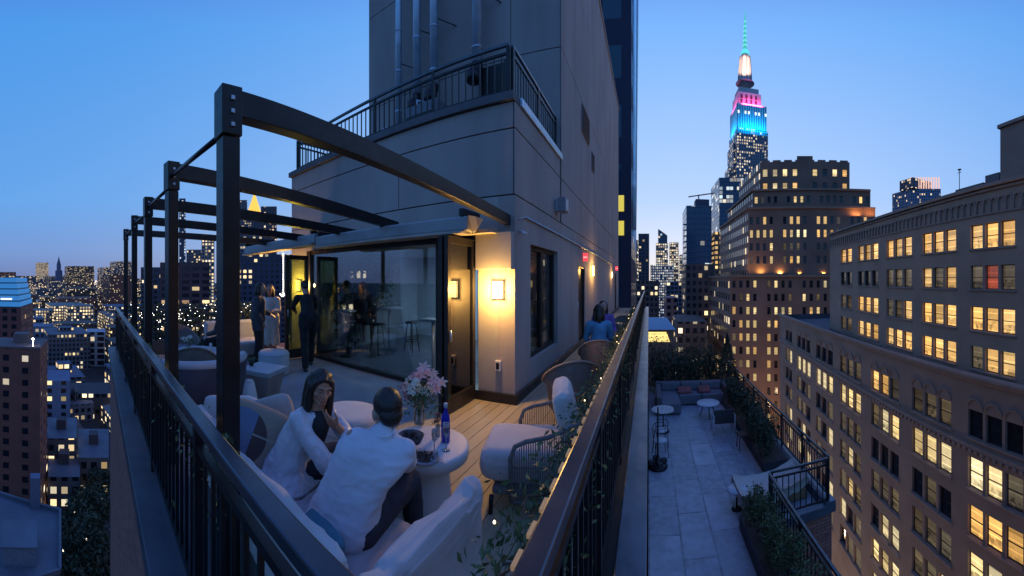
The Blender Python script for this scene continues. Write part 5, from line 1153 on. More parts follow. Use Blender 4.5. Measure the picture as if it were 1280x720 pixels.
# ---- round white pedestal table with everything on it
tx, ty = -1.60, 2.18
t = thing('pedestal_table', 'round white pedestal coffee table in front of the couple', 'table', (tx, ty, 0))
MB().lathe([(.20, .004), (.205, .02), (.19, .20), (.175, .38), (.18, .405), (.05, .406)], (tx, ty, 0), 40).build('pedestal', whitepl, t)
MB().lathe([(.05, .407), (.30, .407), (.325, .42), (.33, .485), (.322, .498), (.30, .502), (.001, .502)], (tx, ty, 0), 56).build('tabletop', whitepl, t)
HT = .503
# vase with bouquet
v = at(524, 530, HT); vz = thing('flower_vase', 'clear glass vase with a bouquet of pink lilies and white mums on the pedestal table', 'vase', (v.x, v.y, HT))
MB().lathe([(.03, 0), (.045, .004), (.052, .06), (.045, .12), (.036, .15), (.05, .18), (.047, .18), (.034, .15), (.043, .12), (.05, .06), (.043, .01), (.01, .008)], v, 24).build('vase', clearglass, vz)
m = MB(); 
for i in range(16): a = i*2.4; m.tube([v+Vector((.012*math.cos(a+2), .012*math.sin(a+2), .02)), v+Vector((.02*math.cos(a), .02*math.sin(a), .15)), v+Vector((.11*math.cos(a), .11*math.sin(a), .27+.03*(i % 3)))], .0025, 5)
m.build('stems', leafm, vz)
def mum(m, c, r, k=90):
    for i in range(k):
        zz_ = 1-2*(i+.5)/k
        if zz_ < -.5: continue
        a = i*2.39996; rr = math.sqrt(1-zz_*zz_); n_ = Vector((rr*math.cos(a), rr*math.sin(a), zz_)); s_ = n_.orthogonal().normalized()*r*.17; b_ = n_.cross(s_).normalized()*r*.17
        m.add([c+n_*r*.45-s_, c+n_*r*.82-b_*.9+s_*.5, c+n_*r*1.0, c+n_*r*.82+b_*.9-s_*.5], [(0, 1, 2, 3)])
def lily(m, c, ax, r):
    ax = ax.normalized(); u = ax.orthogonal().normalized(); w = ax.cross(u)
    for i in range(6):
        a = i*PI/3; d_ = u*math.cos(a)+w*math.sin(a); s_ = ax.cross(d_)*r*.2
        m.add([c, c+d_*r*.45+ax*r*.35+s_, c+d_*r*1.0+ax*r*.22, c+d_*r*.45+ax*r*.35-s_], [(0, 1, 2, 3)])
pet_w = mat('petal_white', (.80, .78, .68), .7, var=.08); pet_p = mat('petal_pink', (.88, .46, .40), .7, var=.15); pet_s = mat('petal_salmon', (.88, .52, .38), .7, var=.2); pet_l = mat('petal_lilac', (.60, .34, .38), .7, var=.2)
for k, (dx, dy, dz, kind, r) in enumerate(((-.02, -.05, .27, 'w', .062), (.07, -.02, .25, 'w', .05), (.0, .02, .40, 'lp', .075), (.03, .0, .44, 'lp', .06), (.12, .0, .34, 'lp', .06), (.15, .03, .31, 'ls', .055), (-.09, -.02, .31, 'ls', .055), (-.12, .0, .25, 'l', .05), (.10, .05, .38, 'ls', .05), (-.05, .05, .35, 'l', .045), (.14, -.02, .26, 'lp', .045), (-.08, -.05, .20, 'l', .04), (.0, -.08, .34, 'w', .035))):
    m = MB(); c_ = v+Vector((dx*1.05-dy*.3, dy+dx*.4, .04+dz*1.0)); r *= 1.18
    if kind == 'w': mum(m, c_, r); m.build('chrysanthemum', pet_w, vz)
    elif kind == 'l': mum(m, c_, r, 60); m.build('carnation', pet_l, vz)
    else:
        for q in range(2): lily(m, c_+Vector((R.gauss(0, .015), R.gauss(0, .015), R.gauss(0, .015))), Vector((dx*3+R.gauss(0, .3), dy*3-.6, .8)), r)
        m.build('lily', pet_p if kind == 'lp' else pet_s, vz)
pts = [v+Vector((R.gauss(0, .085), R.gauss(0, .07), .24+R.gauss(0, .055))) for _ in range(420)]; MB().leaves(pts, .021, .5).build('greenery', leafm, vz)
# small bud glass with a red flower
q = at(547, 545, HT); bz = thing('bud_vase', 'slim glass with small red and pink flowers between bouquet and blue bottle', 'vase', (q.x, q.y, HT))
MB().lathe([(.018, 0), (.022, .004), (.02, .09), (.017, .09), (.018, .01), (.005, .008)], q, 16).build('glass', clearglass, bz)
m = MB(); 
for i in range(6): mum(m, q+Vector((R.gauss(0, .02), R.gauss(0, .018), .15+R.gauss(0, .016))), .018, 40)
m.build('flower', mat('petal_red', (.42, .09, .10), .7), bz); MB().leaves([q+Vector((R.gauss(0, .02), R.gauss(0, .02), .12+R.gauss(0, .02))) for _ in range(60)], .014).tube([q+Vector((0, 0, .01)), q+Vector((0, 0, .13))], .002, 5).build('greenery', leafm, bz)
# blue bottle
q = at(557, 552, HT); bo = thing('bottle', 'tall cobalt blue bottle standing on the pedestal table', 'bottle', (q.x, q.y, HT))
MB().lathe([(.03, 0), (.034, .004), (.034, .17), (.03, .20), (.014, .235), (.012, .285), (.014, .286), (.014, .295), (.005, .296)], q, 24).build('glass', mat('cobalt', (.01, .02, .35), .08, var=.05, bump=0), bo)
MB().lathe([(.0345, .06), (.0350, .0605), (.0350, .13), (.0345, .1305)], q, 24).build('label', mat('bottle_label', (.03, .05, .35), .5, bump=0), bo); MB().lathe([(.0145, .262), (.0155, .263), (.0155, .297), (.004, .298)], q, 16).build('cap', mat('cap_pale', (.4, .4, .45), .4, bump=0), bo)
# champagne flute and a second glass
def wineglass(p, label, h=.2, r=.026):
    t = thing('champagne_flute', label, 'glass', (p.x, p.y, HT), None)
    MB().lathe([(.032, 0), (.031, .003), (.005, .008), (.004, h*.45)], p, 20).build('foot', clearglass, t)
    MB().lathe([(.004, h*.45), (.016, h*.55), (r, h*.78), (r*.9, h), (r*.86, h), (r*.94, h*.78), (.012, h*.57), (.003, h*.47)], p, 20).build('bowl', clearglass, t)
wineglass(at(558, 558, HT)+Vector((.03, -.05, 0)), 'champagne flute just before the blue bottle'); wineglass(at(543, 566, HT), 'empty champagne flute left of the blue bottle', .17, .022)
# dark bowl on foot, plate with napkin and cutlery
q = at(514, 565, HT); bo = thing('footed_bowl', 'dark grey footed bowl on the pedestal table near the man', 'bowl', (q.x, q.y, HT)); dkb = mat('dark_ceramic', (.07, .065, .07), .45, var=.3, scale=20)
MB().lathe([(.045, 0), (.045, .008), (.03, .02), (.03, .05), (.07, .075), (.095, .125), (.09, .125), (.065, .082), (.01, .06)], q, 28).build('bowl', dkb, bo); MB().leaves([q+Vector((R.gauss(0, .035), R.gauss(0, .035), .11+R.random()*.02)) for _ in range(60)], .02).build('food', mat('food_dark', (.09, .06, .05), .7), bo)
q = at(531, 575, HT); pt = thing('plate', 'grey plate with leftovers at the near edge of the pedestal table', 'plate', (q.x, q.y, HT)); MB().lathe([(.05, 0), (.055, .004), (.10, .014), (.098, .018), (.05, .009), (.005, .008)], q, 28).build('dish', mat('plate_grey', (.25, .23, .24), .4), pt)
MB().leaves([q+Vector((R.gauss(0, .04), R.gauss(0, .03), .016+R.random()*.016)) for _ in range(46)], .022).build('food', MC['food_dark'], pt)
fk = MB().beam(q+Vector((.02, -.02, .021)), q+Vector((.16, .04, .010)), .008, .003); 
for i in (-1, 0, 1): fk.beam(q+Vector((.02, -.02+.006*i, .021)), q+Vector((-.03, -.045+.007*i, .020)), .003, .002)
tag(fk.build('fork', steel), 'fork lying across the rim of the grey plate', 'fork')
tag(MB().cushion(at(503, 560, HT)+Vector((0, 0, .012)), (.13, .09, .02), rz=.5, seed=4, n=8, wr=.01).build('napkin', cream), 'crumpled cream napkin beside the footed bowl', 'napkin')

# ---- rope armchair and tub chairs on the right
def arm_chair():
    """front is +y, rope sides between a bent frame"""
    t = thing('rope_armchair', 'wide rope sided armchair with thick cream cushions against the right railing', 'chair', (0, 0, 0))
    MB().cushion((0, .05, .33), (.60, .72, .26), puff=.22, seed=21, n=22, wr=.008).build('seat_cushion', cream, t)
    MB().cushion((0, -.27, .66), (.58, .17, .48), rx=-.22, puff=.42, seed=22, n=30, wr=.010).build('back_cushion', cream, t)
    MB().box(-.30, .30, -.32, .30, .14, .19).build('seat_frame', rope, t, bevel=.01)
    for sx in (-1, 1):
        top = [(sx*.34, .15, .12), (sx*.355, .155, .44), (sx*.36, .12, .535), (sx*.36, .04, .575), (sx*.36, -.12, .61), (sx*.355, -.33, .69), (sx*.30, -.40, .70)]
        MB().tube(top, .017, 10).tube([(sx*.34, .15, .12), (sx*.345, -.36, .12)], .014, 8).tube([(sx*.33, -.38, .12), (sx*.33, -.39, .69)], .014, 8).build('arm_frame', rope, t)
        m = MB(); k = 30
        for i in range(k):
            y = .138-i*(.49/(k-1)); zt_ = .575+(.04-y)*.20
            if y > .04: zt_ = .575-(y-.04)*.9
            m.tube([(sx*.345, y, .12), (sx*.359, y, zt_-.01)], .0042, 5, False)
        m.tube([(sx*.353, .15, .38), (sx*.353, -.36, .40)], .006, 5)
        m.build('rope_side', rope, t)
        for sy in (-1, 1): MB().tube([(sx*.32, sy*.30, .14), (sx*.32, sy*.31, .004)], .018).build('leg', darkmetal, t)
    return t
ac = arm_chair(); place(ac, (-.93, 2.76, 0), math.radians(105))
wick = mat('wicker_brown', (.16, .12, .105), .8, var=.25, scale=30, bump=.5, bscale=150)
def tub_chair(m_, label, cat='chair', group='wicker tub chairs on the side deck'):
    """open shell, front +y"""
    t = thing('tub_chair', label, cat, (0, 0, 0), group); vs = []; fs = []; k = 24
    for i in range(k+1):
        a = -PI*1.12/2+PI*1.12*i/k; h_ = .46+.34*max(0, math.cos(a*.85))**1.2; c_, s_ = math.cos(a), math.sin(a)
        for r_, z in ((.27, .16), (.31, .42), (.36, h_), (.345, h_+.008), (.29, .42), (.25, .17)): vs.append((s_*r_, -c_*r_*1.02, z))
    for i in range(k):
        for j in range(6): a = i*6+j; b = i*6+(j+1) % 6; fs.append((a, b, b+6, a+6))
    fs += [tuple(range(5, -1, -1)), tuple(k*6+j for j in range(6))]
    MB().add(vs, fs, True).build('shell', m_, t)
    MB().tube([vs[i*6+2] for i in range(k+1)], .014, 8).build('rim', mat('rim_tan', (.28, .22, .18), .7), t)
    MB().lathe([(.02, .36), (.27, .36), (.29, .39), (.27, .43), (.02, .44)], n=24).build('seat_cushion', mat('seat_dim', (.22, .22, .25), .9), t)
    for a in (.8, 2.3, 4.0, 5.4): MB().tube([(.2*math.cos(a), .2*math.sin(a), .30), (.27*math.cos(a), .27*math.sin(a), .004)], .013, 6).build('leg', darkmetal, t)
    return t
c1 = place(tub_chair(wick, 'brown wicker tub chair directly behind the rope armchair'), (-.98, 4.35, 0), math.radians(25))
c2 = place(copy_tree(c1, label='dark woven tub chair of the guest in blue on the side deck'), (-.82, 5.85, 0), math.radians(8))
c3 = place(copy_tree(c1, label='wicker tub chair past the two seated guests, near the far end of the deck'), (-.72, 9.0, 0), math.radians(170))
c4 = place(copy_tree(c1, label='tub chair of the guest in purple, beyond the guest in blue'), (-.92, 7.3, 0), math.radians(150))
ct_ = thing('cafe_table', 'round brown table past the seated guests on the side deck', 'table', (-.75, 8.1, 0)); MB().lathe([(.01, .70), (.33, .70), (.34, .72), (.33, .735), (.01, .735)], (-.75, 8.1, 0), 28).build('tabletop', mat('wood_top', (.26, .15, .09), .5), ct_); MB().tube([(-.75, 8.1, .02), (-.75, 8.1, .70)], .025).lathe([(.2, 0.005), (.2, .02), (.02, .03)], (-.75, 8.1, 0), 20).build('pedestal', darkmetal, ct_)

# ---- furniture on the left part of the terrace
q = (-2.62, 2.30); pf = thing('pouf', 'low round cream pouf behind the couple', 'pouf', (*q, 0)); MB().lathe([(.25, 0), (.29, .03), (.31, .30), (.31, .42), (.29, .455), (.2, .462), (.001, .463)], (*q, 0), 40).build('body', cream, pf); MB().lathe([(.305, .30), (.316, .31), (.305, .32)], (*q, 0), 40).build('piping', greyfab, pf)
blue_up = mat('pale_shell', (.40, .42, .46), .6, var=.06)
# curved sofa seen from behind
bs = thing('curved_sofa', 'curved sofa with pale rim seen from behind left of the near post', 'sofa', (-4.55, 1.32, 0)); SX, SY, SR = -4.66, 1.32, .86; vs = []; fs = []; k = 28
for i in range(k+1):
    a = -1.15+2.3*i/k; c_, s_ = math.cos(a), math.sin(a)
    for r_, z in ((.78, .06), (.84, .40), (.86, .72), (.80, .755), (.72, .70), (.66, .40)): vs.append((SX+c_*r_*SR, SY+s_*r_*SR, z))
for i in range(k):
    for j in range(6): a = i*6+j; b = i*6+(j+1) % 6; fs.append((a, b, b+6, a+6))
fs += [tuple(range(5, -1, -1)), tuple(k*6+j for j in range(6))]
MB().add(vs, fs, True).build('backrest', mat('navy_weave', (.05, .05, .075), .85, bump=.4, bscale=120), bs)
MB().tube([(SX+.795*SR*math.cos(-1.15+2.3*i/k), SY+.795*SR*math.sin(-1.15+2.3*i/k), .725) for i in range(k+1)], .062, 10).build('rim_cushion', blue_up, bs)
MB().lathe([(.02, .12), (.60, .12), (.62, .38), (.58, .42), (.02, .43)], (SX-.12, SY, 0), 32).build('seat', greyfab, bs)
for a in (-1, 0, 1): MB().tube([(SX+.6*SR*math.cos(a), SY+.6*SR*math.sin(a), .13), (SX+.6*SR*math.cos(a), SY+.6*SR*math.sin(a), .002)], .02).build('leg', darkmetal, bs)
s1 = thing('cone_stool', 'white tapered cone stool right behind the near pergola post', 'stool', (-4.27, 1.96, 0)); MB().lathe([(.165, 0), (.17, .01), (.13, .22), (.095, .38), (.085, .395), (.001, .40)], (-4.27, 1.96, 0), 28).build('body', whitepl, s1); MB().lathe([(.001, .401), (.08, .401), (.08, .41), (.001, .412)], (-4.27, 1.96, 0), 28).build('top', whitepl, s1)
s2 = thing('tapered_table', 'low tapered table with a pale square top beside the cone stool', 'table', (-4.70, 2.42, 0)); M_ = Matrix.Translation((-4.70, 2.42, 0)) @ Matrix.Rotation(.5, 4, 'Z')
def frus(mb, w0, z0, w1, z1): mb.add([M_ @ Vector((sx*w, sy*w, z)) for w, z in ((w0, z0), (w1, z1)) for sx, sy in ((-1, -1), (1, -1), (1, 1), (-1, 1))], [(3, 2, 1, 0), (4, 5, 6, 7), (0, 1, 5, 4), (1, 2, 6, 5), (2, 3, 7, 6), (3, 0, 4, 7)]); return mb
frus(MB(), .17, 0, .24, .36).build('base', mat('tan_stone', (.26, .21, .19), .8), s2, bevel=.01); frus(MB(), .25, .361, .27, .44).build('top', blue_up, s2, bevel=.01)
q = Vector((-4.86, 2.30, .441)); pt = thing('potted_plant', 'tiny dark plant pot on the tapered table', 'plant', q); MB().lathe([(.03, 0), (.045, .07), (.04, .07), (.02, .05)], q, 16).build('pot', darkmetal, pt); MB().leaves([q+Vector((R.gauss(0, .03), R.gauss(0, .03), .09+R.gauss(0, .02))) for _ in range(70)], .02).build('leaves', leafm, pt)
pc = thing('pouf', 'grey white cylindrical pouf at the feet of the standing guests', 'pouf', (-5.78, 3.2, 0)); MB().lathe([(.27, .0), (.29, .03), (.29, .38), (.26, .42), (.001, .43)], (-5.78, 3.2, 0), 32).build('body', blue_up, pc); MB().lathe([(.285, .36), (.296, .37), (.285, .38)], (-5.78, 3.2, 0), 32).build('piping', greyfab, pc)
# lounge group further west
lt_ = thing('lounge_table', 'low round table with flowers in the far lounge group', 'table', (-5.95, 1.80, 0)); MB().lathe([(.22, .002), (.2, .3), (.05, .46)], (-5.95, 1.80, 0), 28).build('pedestal', trimdark, lt_); MB().lathe([(.001, .47), (.42, .47), (.43, .49), (.42, .51), (.001, .51)], (-5.95, 1.80, 0), 36).build('tabletop', blue_up, lt_)
q = Vector((-6.02, 1.62, .511)); fv = thing('flower_vase', 'small bouquet on the low table of the far lounge group', 'vase', q); MB().lathe([(.03, 0), (.04, .1), (.035, .1), (.02, .01)], q, 16).build('vase', clearglass, fv); m = MB()
for i in range(7): mum(m, q+Vector((R.gauss(0, .06), R.gauss(0, .06), .18+R.gauss(0, .03))), .045, 40)
m.build('flower', pet_w, fv); MB().leaves([q+Vector((R.gauss(0, .06), R.gauss(0, .06), .14+R.gauss(0, .03))) for _ in range(80)], .025).build('leaves', leafm, fv)
q = Vector((-5.85, 1.98, .511)); tag(MB().lathe([(.02, 0), (.025, .01), (.015, .05), (.03, .1), (.02, .13), (.001, .13)], q, 14).build('candle_holder', whitepl), 'white candle holder on the low table of the far lounge group', 'candle holder')
tc1 = place(copy_tree(c1, label='woven tub chair before the low flower table of the far lounge group'), (-5.1, 1.45, 0), math.radians(75)); tc1['group'] = 'tub chairs of the far lounge group'
tc2 = place(copy_tree(c1, label='woven tub chair at the hedge side of the far lounge group'), (-6.9, 1.75, 0), math.radians(-80)); tc2['group'] = 'tub chairs of the far lounge group'
ls = thing('lounge_sofa', 'pale lounge sofa against the lit hedge behind the standing woman', 'sofa', (-7.3, 3.1, 0)); MB().box(-7.75, -7.0, 2.5, 3.9, .08, .38).build('seat', greyfab, ls, bevel=.05); MB().box(-7.95, -7.76, 2.5, 3.9, .08, .78).build('backrest', blue_up, ls, bevel=.05)
for x in (-7.7, -7.1):
    for y in (2.6, 3.8): MB().tube([(x, y, .002), (x, y, .09)], .02).build('leg', darkmetal, ls)

# ---- inside the lounge: bar tables, stools, hanging greenery
def bar_table(label, x, y, r=.32, h=1.05):
    t = thing('bar_table', label, 'table', (x, y, 0), 'tall bar tables inside the lounge'); MB().lathe([(.001, h-.025), (r, h-.025), (r+.005, h-.01), (r, h), (.001, h)], (x, y, 0), 32).build('tabletop', blue_up, t); MB().tube([(x, y, .02), (x, y, h-.026)], .03).build('pole', steel, t); MB().lathe([(.22, .002), (.22, .015), (.03, .03)], (x, y, 0), 24).build('foot', darkmetal, t)
bar_table('tall round white bar table nearest the lamp pier inside the glass', -3.62, 5.15, .26); bar_table('tall bar table in the middle of the lounge with stools', -6.0, 6.6, .34); bar_table('tall bar table by the seated dark figure inside the glass', -6.2, 5.25, .30)
def stool(label, x, y):
    t = thing('bar_stool', label, 'stool', (x, y, 0), 'bar stools inside the lounge'); MB().lathe([(.001, .70), (.16, .70), (.17, .72), (.15, .74), (.001, .745)], (x, y, 0), 20).build('seat', darkmetal, t)
    for a in (.78, 2.36, 3.93, 5.5): MB().tube([(x+.1*math.cos(a), y+.1*math.sin(a), .70), (x+.19*math.cos(a), y+.19*math.sin(a), .002)], .012, 6).build('leg', darkmetal, t)
    MB().tube([(x+.155*math.cos(a*PI/8), y+.155*math.sin(a*PI/8), .28) for a in range(17)], .009, 6).build('footrest', darkmetal, t)
stool('dark bar stool left of the middle bar table inside the lounge', -5.72, 5.9); stool('dark bar stool right of the middle bar table inside the lounge', -5.35, 6.7); stool('dark bar stool under the table of the seated dark figure', -6.35, 5.75)
for i, (x, lb_) in enumerate(((5.62, 'hanging green foliage at the left side of the lounge window'), (7.15, 'hanging green foliage at the right side of the lounge window'), (6.4, 'thin green foliage hung over the middle of the lounge window'))):
    h_ = (1.25, 1.0, .35)[i]; t = thing('hanging_plant', lb_, 'plant', (-6.8, x, 2.44), 'hanging plants around the lounge window'); pts = [Vector((-6.78+R.gauss(0, .14), x+R.gauss(0, .17 if i < 2 else .4), 2.40-abs(R.gauss(0, h_*.5)))) for _ in range(2000)]
    MB().leaves(pts, .055).build('leaves', leafm, t); MB().tube([(-6.8, x, 2.44), (-6.8, x, 2.0)], .01, 5).build('stem', bark, t)
# ================================================================== people
def cap(m, a, b, ra, rb=None, n=14):
    """closed tapered capsule"""
    a, b = Vector(a), Vector(b); rb = ra if rb is None else rb; d = b-a
    if d.length < 1e-5: d = Vector((0, 0, 1e-4))
    u = d.normalized(); pts = []; rs = []
    for i in range(5): t = PI/2*(1-i/4.0); pts.append(a-u*ra*math.sin(t)); rs.append(max(ra*math.cos(t), ra*.03))
    for i in range(5): t = PI/2*(i/4.0); pts.append(b+u*rb*math.sin(t)); rs.append(max(rb*math.cos(t), rb*.03))
    m.tube(pts, rs, n); return m
def ell(m, c, r, Mx=None, n=18):
    c = Vector(c); Mx = Mx or Matrix.Identity(3); vs = []; fs = []; k = 12
    for i in range(k+1):
        la = -PI/2+PI*i/k; cl_ = max(math.cos(la), .02)
        for j in range(n): a = 2*PI*j/n; vs.append(c+Mx @ Vector((r[0]*cl_*math.cos(a), r[1]*cl_*math.sin(a), r[2]*math.sin(la))))
    for i in range(k):
        for j in range(n): fs.append((i*n+j, i*n+(j+1) % n, (i+1)*n+(j+1) % n, (i+1)*n+j))
    fs += [tuple(range(n-1, -1, -1)), tuple(k*n+j for j in range(n))]
    m.add(vs, fs, True); return m
def melt(name, m, mt, parent, vox=.006, smooth=4, wr=0, wf=10, seed=0, wstretch=(1, 1, 1)):
    """melt overlapping closed shapes into one continuous skin"""
    me = bpy.data.meshes.new('tmp'); me.from_pydata(m.v, [], m.f); tmp = bpy.data.objects.new('tmp', me); COL.objects.link(tmp)
    r = tmp.modifiers.new('r', 'REMESH'); r.mode = 'VOXEL'; r.voxel_size = vox
    s = tmp.modifiers.new('s', 'SMOOTH'); s.iterations = smooth; s.factor = .5
    out = bpy.data.meshes.new_from_object(tmp.evaluated_get(bpy.context.evaluated_depsgraph_get())); bpy.data.objects.remove(tmp)
    o0 = Vector((0, 0, 0)); p = parent
    while p: o0 += p.location; p = p.parent
    off = Vector((seed*3.7, seed, 0)); ws = Vector(wstretch)
    nrm = [v.normal.copy() for v in out.vertices]
    for v, n_ in zip(out.vertices, nrm):
        if wr:
            q = Vector((v.co.x*ws.x, v.co.y*ws.y, v.co.z*ws.z))*wf+off
            w = 1-abs(noise.noise(q))*2.2; w2 = 1-abs(noise.noise(q*2.1+off))*2
            v.co += n_*wr*(w*.7+w2*.35-.4)
        v.co -= o0
    out.polygons.foreach_set('use_smooth', [True]*len(out.polygons)); out.materials.clear(); out.materials.append(mt); out.name = name
    ob = bpy.data.objects.new(name, out); COL.objects.link(ob); ob.parent = parent; return ob
def frame(f, up=(0, 0, 1)):
    f = Vector(f).normalized(); r = f.cross(Vector(up)).normalized(); u = r.cross(f); return Matrix((r, f, u)).transposed()   # x right, y forward, z up
def hand(m, w, d, palm, s=1.0, curl=.5, side=1, k=1.0):
    """palm and five separate bent fingers; d = direction of the fingers, palm = the way the palm faces"""
    w = Vector(w); d = Vector(d).normalized(); pn = Vector(palm); pn = (pn-d*pn.dot(d)).normalized(); x = d.cross(pn)*side
    for i, (o, ln) in enumerate(((-.031, .070), (-.0105, .080), (.0105, .075), (.030, .058))):
        base = w+d*(.086-.004*abs(i-1))*s+x*o*s; cap(m, w+d*.015*s+x*o*.6*s, base, .0155*s*k, .0115*s*k, 8)
        a = base; dr = d.copy(); L_ = (.45, .32, .25)
        for j in range(3):
            an = curl*(.55+.3*j); dr = (dr*math.cos(an)+pn*math.sin(an)).normalized(); b = a+dr*ln*L_[j]*s; cap(m, a, b, (.0092-.0009*j)*s*k, (.0086-.0010*j)*s*k, 8); a = b
    a = w+d*.025*s-x*.026*s; dr = (d*.55-x*.75+pn*.25).normalized(); b = a+dr*.042*s; cap(m, a, b, .014*s*k, .010*s*k, 8); dr2 = (d*.85-x*.25+pn*.45).normalized(); cap(m, b, b+dr2*.032*s, .010*s*k, .0085*s*k, 8)
    return m
def head(m, c, Mx, s=1.0, female=False):
    P_ = lambda x, y, z: Vector(c)+Mx @ Vector((x*s, y*s, z*s))
    j = .92 if female else 1.0
    ell(m, P_(0, -.012, .030), (.074*s, .092*s, .088*s), Mx); ell(m, P_(0, .028, -.02), (.062*s*j, .062*s, .078*s), Mx)
    ell(m, P_(0, .048, -.078), (.034*s*j, .034*s, .026*s), Mx); cap(m, P_(-.048*j, .01, -.055), P_(-.014, .062, -.088), .020*s, .017*s, 8); cap(m, P_(.048*j, .01, -.055), P_(.014, .062, -.088), .020*s, .017*s, 8)
    cap(m, P_(0, .086, .018), P_(0, .106, -.022), .009*s, .0115*s, 8); ell(m, P_(-.011, .094, -.026), (.009*s, .009*s, .007*s), Mx); ell(m, P_(.011, .094, -.026), (.009*s, .009*s, .007*s), Mx)
    cap(m, P_(-.045, .074, .026), P_(-.012, .086, .024), .009*s, .008*s, 8); cap(m, P_(.045, .074, .026), P_(.012, .086, .024), .009*s, .008*s, 8)
    for q in (-1, 1):
        ell(m, P_(q*.030, .078, .004), (.013*s, .010*s, .008*s), Mx); ell(m, P_(q*.045, .052, -.022), (.02*s, .02*s, .02*s), Mx)
        ell(m, P_(q*.076, -.006, -.006), (.009*s, .019*s, .030*s), Mx)
    cap(m, P_(-.016, .083, -.052), P_(.016, .083, -.052), .0085*s, .0085*s, 8); cap(m, P_(-.013, .081, -.063), P_(.013, .081, -.063), .0095*s, .0095*s, 8)
    return P_
skin1 = G('skin_brown'); skin1.b.inputs['Base Color'].default_value = (.42, .19, .115, 1); skin1.b.inputs['Roughness'].default_value = .5; skin1.b.inputs['Subsurface Weight'].default_value = .12; skin1.b.inputs['Subsurface Radius'].default_value = (.02, .008, .004); skin1.b.inputs['Subsurface Scale'].default_value = .3; skin1 = skin1.m
skin2 = G('skin_light'); skin2.b.inputs['Base Color'].default_value = (.42, .24, .18, 1); skin2.b.inputs['Roughness'].default_value = .5; skin2.b.inputs['Subsurface Weight'].default_value = .12; skin2.b.inputs['Subsurface Radius'].default_value = (.02, .008, .004); skin2.b.inputs['Subsurface Scale'].default_value = .3; skin2 = skin2.m
hairm = mat('dark_hair', (.018, .012, .010), .42, var=.4, scale=60, bump=.6, bscale=180, bd=.003, stretch=(1, 1, .2))
eyew = mat('eye_white', (.22, .2, .2), .2, bump=0, var=.02); eyed = mat('eye_dark', (.02, .012, .01), .1, bump=0); lipm = mat('lips', (.36, .09, .08), .4, bump=0)
def eyes(P_, Mx, parent, s=1.0, lips=True):
    m = MB(); m2 = MB()
    for q in (-1, 1): ell(m, P_(q*.030, .0825, .005), (.0105*s, .0065*s, .0036*s), Mx, 10); ell(m2, P_(q*.030, .0880, .005), (.0048*s, .0025*s, .0038*s), Mx, 10)
    e = m.build('eye', eyew, parent); m2.build('iris', eyed, parent)
    m = MB(); 
    for q in (-1, 1): cap(m, P_(q*.018, .0925, .0245), P_(q*.043, .084, .027), .0030*s, .0022*s, 6)
    m.build('eyebrow', hairm, parent)
    if lips: m = MB(); cap(m, P_(-.015, .0905, -.0575), P_(.015, .0905, -.0575), .0055*s, .0055*s, 8); m.build('lips', lipm, parent)
def limb(m, pts, rs, n=14):
    for a, b, ra, rb in zip(pts, pts[1:], rs, rs[1:]): cap(m, a, b, ra, rb, n)
def foot(m, ank, d, s=1.0, r=.036):
    ank = Vector(ank); d = Vector(d).normalized(); h = Vector((ank.x, ank.y, r*.95)); cap(m, ank, h-d*.03*s, .038*s, .036*s, 10); cap(m, h-d*.03*s, h+d*.14*s, .036*s, .030*s, 10); cap(m, h+d*.12*s, h+d*.17*s, .034*s, .026*s, 10)

# ---------------- the man seen from behind
man = thing('person', 'man seen from behind in a light shirt leaning forward on the corner sofa', 'person', (-1.40, 1.17, 0), 'guests on the rooftop')
V3 = Vector
sL, sR = V3((-1.365, 1.22, .935)), V3((-1.15, 1.41, .875)); pel = V3((-1.40, 1.19, .52)); nk = V3((-1.265, 1.345, .935)); hd = V3((-1.285, 1.40, 1.035))
hM = frame((-.85, .5, -.42)); hL, hR = V3((-1.50, 1.20, .50)), V3((-1.30, 1.20, .50)); kL, kR = V3((-1.56, 1.66, .50)), V3((-1.36, 1.68, .52)); aL, aR = V3((-1.50, 1.66, .07)), V3((-1.33, 1.73, .07))
eL, wL = V3((-1.50, 1.46, .68)), V3((-1.45, 1.66, .625)); eR, wR = V3((-1.295, 1.575, .69)), V3((-1.375, 1.71, .63))
chest = V3((-1.27, 1.33, .82))
b = MB(); P_ = head(b, hd, hM, 1.03); cap(b, nk-V3((0, 0, .03)), hd-V3((0, 0, .05)), .058, .055)
limb(b, (pel, V3((-1.36, 1.235, .66)), V3((-1.30, 1.30, .79))), (.11, .09, .085)); cap(b, sL, sR, .036); limb(b, (sL, eL, wL), (.038, .034, .027)); limb(b, (sR, eR, wR), (.038, .034, .027))
limb(b, (hL, kL, aL), (.085, .058, .038)); limb(b, (hR, kR, aR), (.085, .058, .038)); foot(b, aL, (-.1, 1, 0)); foot(b, aR, (-.1, 1, 0))
hand(b, wR, (-.35, .35, -.5), (-.3, -.5, -.6), 1.0, .5, 1); hand(b, wL, (.6, .3, -.5), (0, -.5, -.7), 1.0, .5, -1)
melt('body', b, skin2, man, .0055, 2)
eyes(P_, hM, man, 1.03, False)
h_ = MB(); ell(h_, P_(0, -.024, .040), (.079, .088, .088), hM); ell(h_, P_(0, -.050, -.012), (.064, .048, .062), hM); ell(h_, P_(0, .035, .080), (.055, .045, .035), hM)
melt('hair', h_, hairm, man, .005, 2, .0028, 70, 3)
